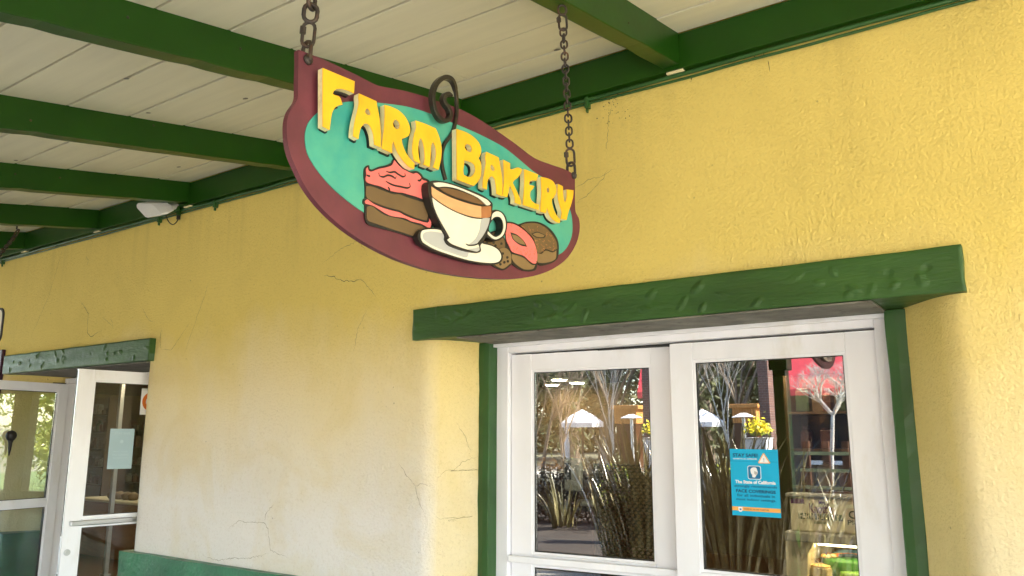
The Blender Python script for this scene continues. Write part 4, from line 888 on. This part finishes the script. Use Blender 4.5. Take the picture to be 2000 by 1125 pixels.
for k in range(7): MB().lathe([(0.003, 0), (0.016, 0.006), (0.014, 0.016), (0.004, 0.022)], c + Vector((-0.10+rn.uniform(-.02, .04), -0.06+rn.uniform(-.03, .05), 0.0)), 8).build('icing_flower', M[rn.choice(('yicing', 'card', 'dkblue'))], t, smooth=True)
cake(1678, 1118, YC+0.10, 0.10, 0.07, M['gicing2'], 'iced_cake', 'small pale green cake in front of the rainbow cake')
def boxcake(px, py, Y, wx, wy_, h_, rot, label, deco):
    c = atY(px, py, Y); t = thing('box_cake', label, 'cake', (c.x, Y, c.z-h_)); Q = Matrix.Translation((c.x, Y, c.z-h_)) @ Matrix.Rotation(R(rot), 4, 'Z')
    MB().box((-wx, -wy_, 0), (wx, wy_, h_), Q).build('box', M['card'], t, bevel=0.004); MB().box((-wx*.93, -wy_*.93, h_+.001), (wx*.93, wy_*.93, h_+.012), Q).build('topping', M['nuts'], t, bevel=0.004)
    for dx, dy, mm in deco: MB().lathe([(0.004, 0), (0.020, 0.008), (0.014, 0.024)], Q @ Vector((dx, dy, h_+0.012)), 10).build('icing_fruit', M[mm], t, smooth=True)
    return t
boxcake(1590, 1104, YC+0.14, 0.115, 0.085, 0.05, -12, 'nut topped sheet cake with red and green fruit in the display case', ((-.05, .01, 'gicing'), (-.015, -.005, 'red'), (.01, .03, 'wood'), (-.03, .04, 'yicing')))
boxcake(1612, 1090, YC+0.42, 0.14, 0.07, 0.06, -8, 'sheet cake with orange fruit at the back of the display case', ((-.06, 0, 'yicing'), (0, .01, 'red'), (.03, -.01, 'red'), (.07, 0, 'wood')))
c = atY(1664, 1079, YC+0.45); MB().box((c.x-0.10, YC+.40, c.z-.06), (c.x+.12, YC+.55, c.z), None); o = MB().box((c.x-0.10, YC+.40, zs_+.001), (c.x+.12, YC+.56, c.z)).build('cake_box', M['bluebox'], None, bevel=0.004); props(o, 'light blue box behind the rainbow cake', 'box')
# counter with rolls, dispenser and picture behind the left leaf
YK = 1.8
x0, z0, x1, z1 = rect(1030, 921, 1158, 1125, YK)
ct = thing('counter', 'dark wooden bakery counter behind the left leaf of the closed doors', 'counter', (x0, YK, 0))
MB().box((x0-.3, YK, 0.02), (x1, YK+.6, z1-0.03)).build('front_panel', M['wood'], ct); MB().box((x0-.32, YK-.03, z1-0.03), (x1+.02, YK+.62, z1)).build('counter_top', M['shelfwood'], ct, bevel=0.008)
for k in range(3):
    zz = z1-0.25-0.22*k; MB().box((x0-.3, YK-.006, zz), (x1, YK-.0005, zz+.012)).build('moulding', M['shelfwood'], ct)
p = atY(1105, 975, YK-.06); q = atY(1137, 912, YK-.06)
ds = thing('napkin_dispenser', 'grey napkin dispenser standing on the dark counter', 'dispenser', (p.x, YK, p.z))
M['dgrey'] = mat('dispenser_grey', (0.50, 0.53, 0.53), 0.35, 0.05, 8)
hz = (q.z-p.z); MB().box((p.x, YK-.09, z1-0.12), (q.x, YK-.034, z1-0.12+hz)).build('body', M['dgrey'], ds, bevel=0.02, seg=3); MB().box((p.x+.015, YK-.096, z1-0.12+hz*.35), (p.x+.065, YK-.0905, z1-.12+hz*.85)).build('window', M['black'], ds, bevel=0.002)
p = atY(1133, 975, YK-.02); q = atY(1163, 990, YK-.02); fo = thing('framed_card', 'pale card in a silver frame on the counter front', 'card', p); MB().box((p.x, YK-.02, q.z), (q.x, YK-.008, p.z)).build('frame', M['metal'], fo, bevel=.003); MB().box((p.x+.012, YK-.023, q.z+.012), (q.x-.012, YK-.0203, p.z-.012)).build('card', M['dgrey'], fo)
M['crust'] = mat('bread_crust', (0.55, 0.27, 0.06), 0.45, 0.3, 30, 0.3, 40, 0.004); M['wick'] = mat('dark_wicker', (0.05, 0.036, 0.022), 0.6, 0.3, 20)
r0 = None
for k, (px, py) in enumerate(((1052, 905), (1060, 909), (1068, 905), (1076, 910), (1082, 905), (1056, 912), (1071, 913))):
    c = atY(px, py, YK+.05+0.02*(k % 3))
    if r0 is None:
        r0 = MB().lathe([(0.006, -0.03), (0.034, -0.026), (0.046, 0.0), (0.036, 0.022), (0.012, 0.032)], (0, 0, 0), 16).build('bread_roll', M['crust'], None, smooth=True); o = r0
    else: o = r0.copy(); COL.objects.link(o)
    o.location = (c.x, YK+.05+.02*(k % 3), z1+0.033+(0.04 if k in (1, 3) else 0)); o.scale = (1.2, 0.9, 1); o.rotation_euler.z = k
    props(o, 'golden bread roll, %s in the heap at the counter end' % ('farthest left', 'raised on the left', 'middle rear', 'raised on the right', 'farthest right', 'front left', 'front middle')[k], 'bread roll', 'golden rolls on the counter')
# woven screen behind the left leaf's right half
x0, z0, x1, z1 = rect(1166, 905, 1290, 1140, 1.25)
scn = thing('wicker_screen', 'dark woven wicker screen just inside the left leaf of the closed doors', 'screen', (x0, 1.25, 0)); b = MB()
z0 = 0.02; zc_ = 0
row = 0; zc_ = z0
while zc_ < z1:
    n = int((x1-x0)/0.018)
    b.tube([(x0 + (x1-x0)*i/n, 1.25 + (0.009 if (i+row) % 2 else -0.009), zc_ + (0.004 if (i + row) % 2 else -0.004)) for i in range(n+1)], 0.0065, 5); zc_ += 0.019; row += 1
b.build('weave', M['wick'], scn, smooth=True)
b = MB(); b.box((x0-.02, 1.235, 0.02), (x0, 1.265, z1)); b.build('screen_post', M['wick'], scn)
# shelves with goods beyond the right leaf
M['goods1'] = mat('brown_goods', (0.09, 0.05, 0.03), 0.5, 0.5, 30); M['goods2'] = mat('cream_goods', (0.20, 0.17, 0.12), 0.5, 0.3, 30); M['goods3'] = mat('green_goods', (0.04, 0.06, 0.03), 0.5, 0.3, 30); M['goods4'] = mat('red_goods', (0.09, 0.03, 0.02), 0.5, 0.3, 30)
def shelf(x0, x1, y0, z0, z1, nsh, label, seed, glist, short):
    t = thing('shelf_unit', label, 'shelf', (x0, y0, 0)); rr = random.Random(seed)
    MB().box((x0, y0+.36, z0), (x1, y0+.40, z1)).build('back_board', M['shelfwood'], t); MB().box((x0-.03, y0, z0), (x0-.001, y0+.40, z1)).build('side_board', M['shelfwood'], t); MB().box((x1+.001, y0, z0), (x1+.03, y0+.40, z1)).build('side_board', M['shelfwood'], t)
    for k in range(nsh):
        zz = z0 + (z1-z0)*(k+1)/(nsh+1); MB().box((x0, y0, zz-.02), (x1, y0+.36, zz)).build('shelf_board', M['shelfwood'], t)
        x = x0+.05; cnt = 0; row = ('bottom', 'second lowest', 'third lowest', 'fourth lowest', 'fifth lowest', 'top')[k] if k < nsh-1 else 'top'
        while x < x1-.12:
            ww = rr.uniform(.07, .14); h_ = rr.uniform(.08, (z1-z0)/(nsh+1)*.7); kind = rr.random(); c = (x+ww/2, y0+.10, zz+.001)
            gk = rr.choice(glist); mm = M[gk]; cnt += 1
            if kind < .5: b = MB(); b.box((x, y0+.04, zz+.001), (x+ww, y0+.14, zz+h_*.9)); b.box((x+.01, y0+.05, zz+h_*.9), (x+ww-.01, y0+.13, zz+h_)); o = b.build('packet', mm, None, bevel=.008)
            else: o = MB().lathe([(ww*.42, 0), (ww*.45, h_*.1), (ww*.45, h_*.7), (ww*.25, h_*.85), (ww*.25, h_)], c, 12).build('jar', mm, None)
            kn = 'packet' if kind < .5 else 'jar'; on = ('leftmost', 'second', 'third', 'fourth', 'fifth', 'sixth', 'seventh', 'eighth', 'ninth', 'tenth', 'eleventh', 'twelfth', 'thirteenth')[min(cnt-1, 12)]
            props(o, '%s %s, %s from the left on the %s of the %s' % ({'goods1': 'brown', 'goods2': 'cream', 'goods3': 'green', 'goods4': 'red'}[gk], kn, on, row+' board', short), kn, kn+'s on the '+short); x += ww+rr.uniform(.02, .10)
    return t
G_ = ['goods1', 'goods2', 'goods3', 'goods4']
shelf(-1.95, -0.7, 3.6, 0.1, 2.2, 6, 'wide dark shelves behind the display case, stocked with jars', 4, G_, 'wide shelves')
xa = atY(165, 850, 4.0).x; xb = atY(206, 850, 4.0).x
shelf(xa, xb, 4.0, 0.6, 2.35, 5, 'narrow lit shelves left of the pale sheet, seen through the open leaf', 8, G_, 'narrow lit shelves')
xa = atY(232, 850, 4.6).x; xb = atY(310, 850, 4.6).x
shelf(xa, xb, 4.6, 0.6, 2.1, 4, 'brown shelves right of the pale sheet, seen through the open leaf', 12, ['goods1', 'goods4', 'goods1', 'goods2'], 'brown shelves')
x0 = atY(160, 950, 3.0).x; x1 = atY(330, 950, 3.0).x; zt_ = atY(200, 975, 3.0).z
ct2 = thing('counter', 'cream topped brown counter inside the open doorway', 'counter', (x0, 3.0, 0)); MB().box((x0, 3.0, .02), (x1, 3.7, zt_-.04)).build('front_panel', mat('red_brown_wood', (0.26, 0.10, 0.035), 0.4, 0.2, 5, stretch=(1, 1, 6)), ct2); MB().box((x0-.02, 2.96, zt_-.04), (x1, 3.72, zt_)).build('counter_top', M['casecream'], ct2, bevel=.01)
pc0 = None
for k, px in enumerate((222, 236, 250, 262)):
    c = atY(px, 952, 3.15)
    if pc0 is None: pc0 = MB().lathe([(.055, 0), (.075, .03), (.08, .07), (.05, .09), (.02, .11)], (0, 0, 0), 16).build('chocolate_cake', M['brown'], None, smooth=True); o = pc0
    else: o = pc0.copy(); COL.objects.link(o)
    o.location = (c.x, 3.15, zt_+.001); props(o, 'small dark cake, %s in the row on the cream topped counter' % ('leftmost', 'second from left', 'third from left', 'rightmost')[k], 'cake', 'dark cakes on the cream counter')
px_ = atY(222, 900, 2.2).x; o = MB(); o.box((px_-.025, 2.2, .02), (px_+.025, 2.25, 2.53)); o.box((px_-.05, 2.18, .02), (px_+.05, 2.27, .05)); o.box((px_-.04, 2.19, 2.53), (px_+.04, 2.26, 2.568)); props(o.build('steel_post', M['metal'], None, bevel=.003), 'thin steel post inside the open doorway, in line with the pale sheet', 'post')

# ================================================================== YARD THAT THE DOORS REFLECT
M['bark'] = mat('grey_bark', (0.22, 0.165, 0.115), 0.85, 0.3, 12, 0.6, 30, 0.01); M['palebark'] = mat('pale_bark', (0.50, 0.46, 0.40), 0.8, 0.2, 12)
M['leafk'] = mat('dark_hedge_leaves', (0.022, 0.022, 0.009), 0.7, 0.3, 3); M['leafd'] = mat('olive_leaves', (0.045, 0.060, 0.018), 0.6, 0.5, 2.5, col2=(0.085, 0.085, 0.025), scale2=1.5); M['leafy'] = mat('yellow_green_leaves', (0.30, 0.34, 0.03), 0.5, 0.3, 4)
M['flower'] = mat('yellow_flowers', (0.75, 0.62, 0.01), 0.5, 0.2, 10); M['phor'] = mat('flax_leaves', (0.13, 0.115, 0.045), 0.22, 0.4, 3, col2=(0.30, 0.25, 0.12), scale2=4, spec=0.9)
M['canvas'] = mat('white_canvas', (0.78, 0.76, 0.74), 0.8, 0.05, 4); M['redcanvas'] = mat('red_canvas', (0.78, 0.075, 0.09), 0.7, 0.08, 4)
def brickmat():
    m = mat('brown_brick', (0.16, 0.07, 0.05), 0.85); nt = m.node_tree; b = nt.nodes['Principled BSDF']; tc = nt.nodes.new('ShaderNodeTexCoord'); mp = nt.nodes.new('ShaderNodeMapping'); mp.inputs['Rotation'].default_value = (R(90), 0, 0)
    br = nt.nodes.new('ShaderNodeTexBrick'); br.inputs['Color1'].default_value = (.17, .075, .055, 1); br.inputs['Color2'].default_value = (.11, .05, .04, 1); br.inputs['Mortar'].default_value = (.25, .22, .19, 1); br.inputs['Scale'].default_value = 5; br.inputs['Mortar Size'].default_value = .02
    nt.links.new(tc.outputs['Object'], mp.inputs[0]); nt.links.new(mp.outputs[0], br.inputs['Vector']); nt.links.new(br.outputs[0], b.inputs['Base Color']); return m
M['brick'] = brickmat()
def bare_tree(base, h, label, seed, m='bark', depth=6, spread=0.55, trunk=0.10, first=0.30, group=None, cl=None):
    rr = random.Random(seed); t = thing('bare_tree', label, 'tree', base, group); tr = MB(); cr = MB()
    def grow(p, d, L_, r_, k, mb):
        n = 3; pts = [p]; q = p; dd = d
        for i in range(n): dd = (dd + Vector((rr.uniform(-1, 1), rr.uniform(-1, 1), rr.uniform(-.5, .9)))*0.13).normalized(); q = q + dd*(L_/n); pts.append(q)
        mb.tube(pts, [r_*(1-0.35*i/n) for i in range(n+1)], 6 if k < 2 else 3, cap=False)
        if k >= depth: return
        for c in range(rr.choice((2, 3, 3)) if k else (8 if cl else 4)):
            a = rr.uniform(0, 6.28); s = spread*rr.uniform(.6, 1.2); e = Vector((math.cos(a), math.sin(a), 0.12)); nd = (dd*math.cos(s) + e*math.sin(s)).normalized()
            grow(pts[rr.choice((2, 3, 3))] if k else q, nd, (cl if (cl and k == 0) else L_*rr.uniform(.62, .85)), r_*0.60, k+1, cr)
    grow(Vector(base), Vector((0, 0, 1)), h*first, trunk, 0, tr); tr.build('trunk', M[m], t, smooth=True); cr.build('crown', M[m], t, smooth=True); return t
def leafy(base, rx, rz, zc, n, m, label, seed, name='evergreen_tree', cat='tree', size=0.14, trunk=True):
    rr = random.Random(seed); t = thing(name, label, cat, base); b = MB(); base = Vector(base)
    cl = [(Vector((rr.gauss(0, .45)*rx, rr.gauss(0, .45)*rx, rr.uniform(-1, 1)*rz*.8)), rr.uniform(.25, .5)*rx) for _ in range(14)]
    for i in range(n):
        c, r_ = rr.choice(cl); v = Vector((rr.gauss(0, 1), rr.gauss(0, 1), rr.gauss(0, 1))).normalized()*r_*rr.uniform(.5, 1.05); p = base + Vector((0, 0, zc)) + c + v
        a = Vector((rr.gauss(0, 1), rr.gauss(0, 1), rr.gauss(0, 1))).normalized()*size*rr.uniform(.6, 1.4); k = Vector((rr.gauss(0, 1), rr.gauss(0, 1), rr.gauss(0, 1))).normalized()*size*.4
        b.add([p-a*.5, p+k*.5, p+a*.5, p-k*.5], [(0,1,2,3)])
    b.build('crown', M[m], t)
    if trunk: MB().tube([base, base+Vector((.1, 0, zc*.5)), base+Vector((0, .1, zc))], [rx*.09, rx*.07, rx*.04], 8).build('trunk', M['bark'], t)
    return t
def G(px, py, D): p = mir(px, py, D); p.z = 0; return p
# evergreens at the back, bare trees before them
for i, (px, D, rx, rz, zc) in enumerate(((1290, 34, 4.5, 4, 4.5), (1380, 30, 4.2, 4.5, 5), (1455, 38, 5, 5, 6), (1190, 30, 4.5, 4, 4.2), (1560, 40, 5, 6, 7), (1100, 32, 5, 4, 4.5), (1680, 36, 5, 5, 6))):
    leafy(G(px, 860, D), rx, rz, zc, 3600, 'leafd', ('dense olive evergreen behind the white umbrella', 'olive evergreen behind the wooden kiosk, widest of the row', 'tall olive evergreen behind the brick pillar', 'olive evergreen far left in the door reflection', 'tall evergreen rising behind the red awning', 'olive evergreen farthest left of the row', 'evergreen at the far right of the row')[i], i, size=.42)
for i, (px, D, h) in enumerate(((1300, 19, 6.5), (1352, 22, 7), (1405, 17, 6.5), (1450, 21, 7.5))):
    bare_tree(G(px, 860, D), h, ('leafless brown tree left of the white umbrella', 'leafless brown tree behind the white umbrella', 'leafless brown tree between umbrella and kiosk', 'leafless brown tree behind the yellow flowers')[i], 20+i, 'bark', 7, .5, .07)
bare_tree(G(1618, 860, 10.5), 3.0, 'pale pollarded tree with a dense silver crown before the red awning', 41, 'palebark', 6, .78, .045, .64, cl=.34)
# umbrella
def umbrella(px, D, label):
    b0 = G(px, 860, D); zt = mir(px, 794, D).z; ze_ = mir(px, 820, D).z; t = thing('patio_umbrella', label, 'umbrella', b0); r_ = 0.58
    vs = [(b0.x, b0.y, zt)]; n = 8
    for rr_, z in ((.55, zt-(zt-ze_)*.45), (1, ze_), (1.0, ze_-.12)):
        for j in range(n): a = 2*math.pi*j/n; vs.append((b0.x+r_*rr_*math.cos(a), b0.y+r_*rr_*math.sin(a), z))
    fs = [(0, 1+j, 1+(j+1) % n) for j in range(n)]
    for k in range(2):
        for j in range(n): fs.append((1+k*n+j, 1+k*n+(j+1) % n, 1+(k+1)*n+(j+1) % n, 1+(k+1)*n+j))
    o = MB().add(vs, fs).build('canopy', M['canvas'], t); so = o.modifiers.new('s', 'SOLIDIFY'); so.thickness = .01
    MB().tube([b0, (b0.x, b0.y, zt-.02)], .03, 10).build('pole', M['wood'], t); MB().lathe([(.3, 0), (.3, .05), (.06, .12)], b0, 20).build('base', M['casegrey'], t); return t
umbrella(1375, 16, 'open white patio umbrella left of the wooden kiosk')
b0 = G(1345, 860, 17); t = thing('patio_umbrella', 'furled white umbrella beside the open one', 'umbrella', b0); MB().lathe([(.03, .7), (.10, .9), (.08, 1.3), (.06, 1.7), (.02, 2.0)], b0, 12).build('canopy', M['canvas'], t, smooth=True); MB().tube([b0, b0+Vector((0, 0, .8))], .03, 8).build('pole', M['wood'], t)
# wooden kiosk
M['cedar'] = mat('orange_cedar', (0.62, 0.27, 0.07), 0.6, 0.15, 6, stretch=(8, 8, 1))
a = mir(1431, 793, 14.0); c = mir(1479, 822, 14.0); ki = thing('kiosk', 'orange timber kiosk with an overhanging top beside the brick pillar', 'kiosk', (a.x, a.y, 0))
b = MB(); n = 9
for i in range(n): b.box((a.x+(c.x-a.x)*i/n+.005, a.y-.6, 0.02), (a.x+(c.x-a.x)*(i+1)/n-.005, a.y, a.z))
b.v = [(v[0], v[1], v[2] if v[2] > 1 else c.z) for v in b.v]; b.build('board_wall', M['cedar'], ki); MB().box((a.x+.03, a.y-.57, 0), (c.x-.03, a.y-.03, c.z-.002)).build('lower_wall', M['wood'], ki); MB().box((a.x-.06, a.y-.66, a.z), (c.x+.06, a.y+.06, a.z+.09)).build('cap', M['cedar'], ki, bevel=.01)
# patio heater
hb = G(1456, 860, 11); ht = thing('patio_heater', 'patio heater with a flat white reflector in front of the kiosk', 'heater', hb); zt = mir(1456, 806, 11).z
MB().lathe([(.05, 0), (.20, -.04), (.21, -.03), (.05, .04)], (hb.x, hb.y, zt), 20).build('reflector', M['canvas'], ht); MB().tube([hb, (hb.x, hb.y, zt)], .03, 8).build('pole', M['metal'], ht); MB().lathe([(.22, 0), (.22, .7), (.05, .8)], hb, 16).build('base', M['casegrey'], ht)
# brick pillar
a = mir(1476, 640, 12.5); c = mir(1508, 860, 12.5); pi_ = thing('brick_pillar', 'tall brown brick pillar between the evergreens and the red awning', 'pillar', (a.x, a.y, 0)); MB().box((a.x, a.y-.5, 0), (c.x, a.y, 5.6)).build('shaft', M['brick'], pi_); MB().box((a.x-.06, a.y-.56, 5.601), (c.x+.06, a.y+.06, 5.75)).build('capping', M['soffit'], pi_)
# planter with yellow flowers
pb = G(1483, 860, 8); pt = thing('planter', 'white planter filled with bright yellow flowers', 'planter', pb)
zt = mir(1483, 848, 8).z; MB().lathe([(.16, 0), (.21, zt*.98), (.24, zt), (.20, zt-.02)], pb, 4, Matrix.Rotation(R(45), 4, 'Z')).build('pot', M['canvas'], pt)
rr = random.Random(5); b = MB(); b2 = MB()
for i in range(500):
    v = Vector((rr.gauss(0, .075), rr.gauss(0, .075), abs(rr.gauss(0, .09)))); p = pb + Vector((0, 0, zt+.04)) + v; q = Vector((rr.gauss(0, 1), rr.gauss(0, 1), rr.gauss(0, 1))).normalized()*.03; k = q.cross(Vector((.3, .5, 1))).normalized()*.02
    (b if v.z > .03 else b2).add([p-q, p+k, p+q, p-k], [(0,1,2,3)])
b.build('flowers', M['flower'], pt); b2.build('foliage', M['leafy'], pt)
leafy(G(1440, 860, 9.5), .5, .4, .75, 900, 'leafy', 'small yellow green shrub left of the white planter', 61, 'shrub', 'shrub', .10, False)
leafy(G(1400, 860, 12), .8, .45, .6, 1200, 'leafd', 'rounded dark shrub below the white umbrella', 62, 'shrub', 'shrub', .12, False)
leafy(G(1335, 860, 12),   .7, .4, .5, 1200, 'leafk', 'low dark shrub left of the white umbrella', 63, 'shrub', 'shrub', .12, False)
# building with the red awning
M['tim'] = mat('brown_weatherboard', (0.12, 0.085, 0.06), 0.8, 0.15, 2, stretch=(1, 1, 10)); M['dkglass'] = mat('dark_window', (0.02, 0.022, 0.025), 0.1)
a = mir(1519, 860, 17); bx = a.x; by = a.y; yb = thing('yard_building', 'brown timber building with a red awning across the yard', 'building', (bx, by, 0))
MB().box((bx, by-5, 0), (bx+9, by, 5.2)).build('wall', M['tim'], yb)
for k in range(3): 
    w_ = MB().box((bx+.8+2.8*k, by+.002, .9), (bx+2.4+2.8*k, by+.04, 2.3)).build('window', M['dkglass'], yb); MB().box((bx+.7+2.8*k, by+.002, .8), (bx+2.5+2.8*k, by+.07, .898)).build('sill', M['canvas'], w_)
zb = mir(1560, 770, 16).z; ztp = zb+1.9
for k, (u0, u1) in enumerate(((0.0, .12), (.30, 1.95), (2.45, 8.8))):
    o = MB().add([(bx+u0, by+.01, ztp), (bx+u1, by+.01, ztp), (bx+u1, by+1.1, zb+.15), (bx+u0, by+1.1, zb+.15), (bx+u1, by+1.1, zb), (bx+u0, by+1.1, zb)], [(0,1,2,3), (3,2,4,5)]).build('awning', M['redcanvas'], yb); so = o.modifiers.new('s', 'SOLIDIFY'); so.thickness = .012
# railings before it
fe = thing('railing', 'low timber railing with pale rails before the brown building', 'railing', G(1530, 860, 9.5)); a = G(1500, 860, 9.5); c = G(1690, 860, 9.5); M['rail'] = mat('mossy_rail', (0.30, 0.30, 0.14), 0.7, 0.2, 8)
for k in range(5): MB().box((a.x, a.y, .25+.26*k), (c.x, a.y+.03, .30+.26*k)).build('rail', M['rail'], fe)
for k in range(6): xx = a.x+(c.x-a.x)*k/5; MB().box((xx-.05, a.y-.09, 0), (xx+.05, a.y-.001, 1.5)).build('post', M['wood'], fe)
# flax clumps
def flax(base, n, h, label, seed, sp=0.45):
    rr = random.Random(seed); t = thing('flax_plant', label, 'plant', base); b = MB(); base = Vector(base)
    for i in range(n):
        a = rr.uniform(0, 6.28); L_ = h*rr.uniform(.55, 1.15); w_ = rr.uniform(.016, .034); lean = rr.uniform(.05, sp); p = base + Vector((math.cos(a), math.sin(a), 0))*rr.uniform(0, .22); m = 9; vs = []; d = Vector((math.cos(a)*lean, math.sin(a)*lean, 1)).normalized(); s = Vector((-math.sin(a+rr.uniform(-.8, .8)), math.cos(a), 0)).normalized(); bend = rr.uniform(0.02, .16)*(2 if rr.random() < .2 else 1)
        for k in range(m+1):
            ww = w_*(1-(k/m)**2.2)+.001; vs += [p - s*ww, p + d.cross(s)*ww*.35, p + s*ww]; p = p + d*(L_/m); d = (d + Vector((math.cos(a), math.sin(a), -.25))*bend*(k/m)).normalized()
        fs = []
        for k in range(m): q = k*3; fs += [(q, q+1, q+4, q+3), (q+1, q+2, q+5, q+4)]
        b.add(vs, fs)
    b.build('leaves', M['phor'], t, smooth=True); MB().lathe([(.30, 0), (.26, .06), (.10, .10)], base, 12).build('crown', M['soil'], t); return t
for i, (px, D, h, n, sp) in enumerate(((1418, 5.0, 1.75, 110, .38), (1458, 5.6, 1.6, 100, .45), (1500, 5.3, 1.5, 80, .55), (1385, 5.6, 1.65, 60, .45), (1560, 5.4, 1.45, 40, .6), (1640, 5.8, 1.15, 30, .7), (1300, 9.0, 0.9, 30, .6))):
    flax(G(px, 860, D), n, h, ('tall brown green flax plant, second from the porch left', 'flax plant beneath the yellow flowers', 'flax plant left of the blue notice', 'flax plant in front of the white umbrella', 'sparse arching flax plant before the railing', 'sparse low flax plant at the right of the bed', 'flax plant at the far left of the bed')[i], 70+i, sp)
o = MB(); a = G(1270, 860, 7.6); c = G(1700, 860, 4.9); o.box((-23.0, -17.5, .004), (-0.6, -5.2, .05)); props(o.build('planting_bed', M['soil']), None, None, None, 'structure')

# far wood that closes the yard, and the low hedge behind the flax
def mass(name, x0, x1, y, d, h, n, m, label, cat, seed, kind=None, size=.5):
    rr = random.Random(seed); b = MB(); nx = 40
    for i in range(n):
        u = rr.random(); x = x0+(x1-x0)*u; top = h*(0.72 + 0.28*noise.noise(Vector((x*0.35, seed, 0))) + 0.12*noise.noise(Vector((x*1.7, seed, 0)))); z = top*rr.random()**0.8; yy = y - rr.random()*d
        p = Vector((x, yy, z)); a = Vector((rr.gauss(0, 1), rr.gauss(0, 1), rr.gauss(0, 1))).normalized()*size*rr.uniform(.5, 1.3); k = Vector((rr.gauss(0, 1), rr.gauss(0, 1), rr.gauss(0, 1))).normalized()*size*.45
        b.add([p-a*.5, p+k*.5, p+a*.5, p-k*.5], [(0,1,2,3)])
    return props(b.build(name, m), label, cat, None, kind)
a = G(900, 860, 48); c = G(1462, 860, 48)
mass('far_wood', a.x, c.x, a.y, 5, 17, 16000, M['leafd'], None, None, 1, 'stuff', 1.0)
mass('far_wood', c.x+3.0, c.x+40, a.y, 5, 15, 9000, M['leafd'], None, None, 2, 'stuff', 1.0)
a = G(1000, 860, 9.6); c = G(1690, 860, 9.6)
mass('hedge', a.x, c.x-2.2, a.y, .7, 1.30, 9000, M['leafk'], 'low dark hedge running behind the flax plants', 'hedge', 5, None, .10)

# garden behind the shop, seen through its back windows and mirrored in the open left leaf
plane('back_lawn', -12, 8.8, 14, 40, 0.0, mat('lawn', (0.10, 0.16, 0.03), 0.9, 0.3, 3))
for k, (x, y, rx) in enumerate(((5.3, 12.5, 1.6), (3.2, 12.0, 1.4), (8.0, 14.5, 2.0))):
    leafy((x, y, 0), rx, 1.7, 1.9, 2200, 'leafy', ('yellow green tree behind the shop, in the left leaf reflection', 'smaller yellow green tree behind the shop', 'larger yellow green tree behind the shop')[k], 90+k, 'garden_tree', 'tree', .22)
# nail heads on the rafters
b = 0
for px, py in ((30, 340), (117, 347), (250, 34), (470, 95), (1228, 45), (300, 245), (60, 235)):
    k = 2 if py > 300 else 1 if py > 200 else 0 if px > 1000 else 1
    xr = -1.29-1.2525*({(30): 3, (117): 3, (250): 1, (470): 1, (1228): 0, (300): 2, (60): 2}[px]) + 0.0015
    p = atX(px, py, xr); MB().lathe([(0.006, 0), (0.004, 0.002)], p, 8, Matrix.Rotation(R(90), 4, 'Y')).build('nail_head', M['iron'], porch)

for i, (px, D, h) in enumerate(((1325, 13, 4.6), (1425, 12.5, 4.4), (1275, 15, 5.0))):
    bare_tree(G(px, 860, D), h, ('slender twiggy sapling left of the white umbrella', 'slender twiggy sapling before the kiosk', 'slender twiggy sapling at the far left of the reflected yard')[i], 120+i, 'palebark' if i == 1 else 'bark', 7, .42, .03, .30)
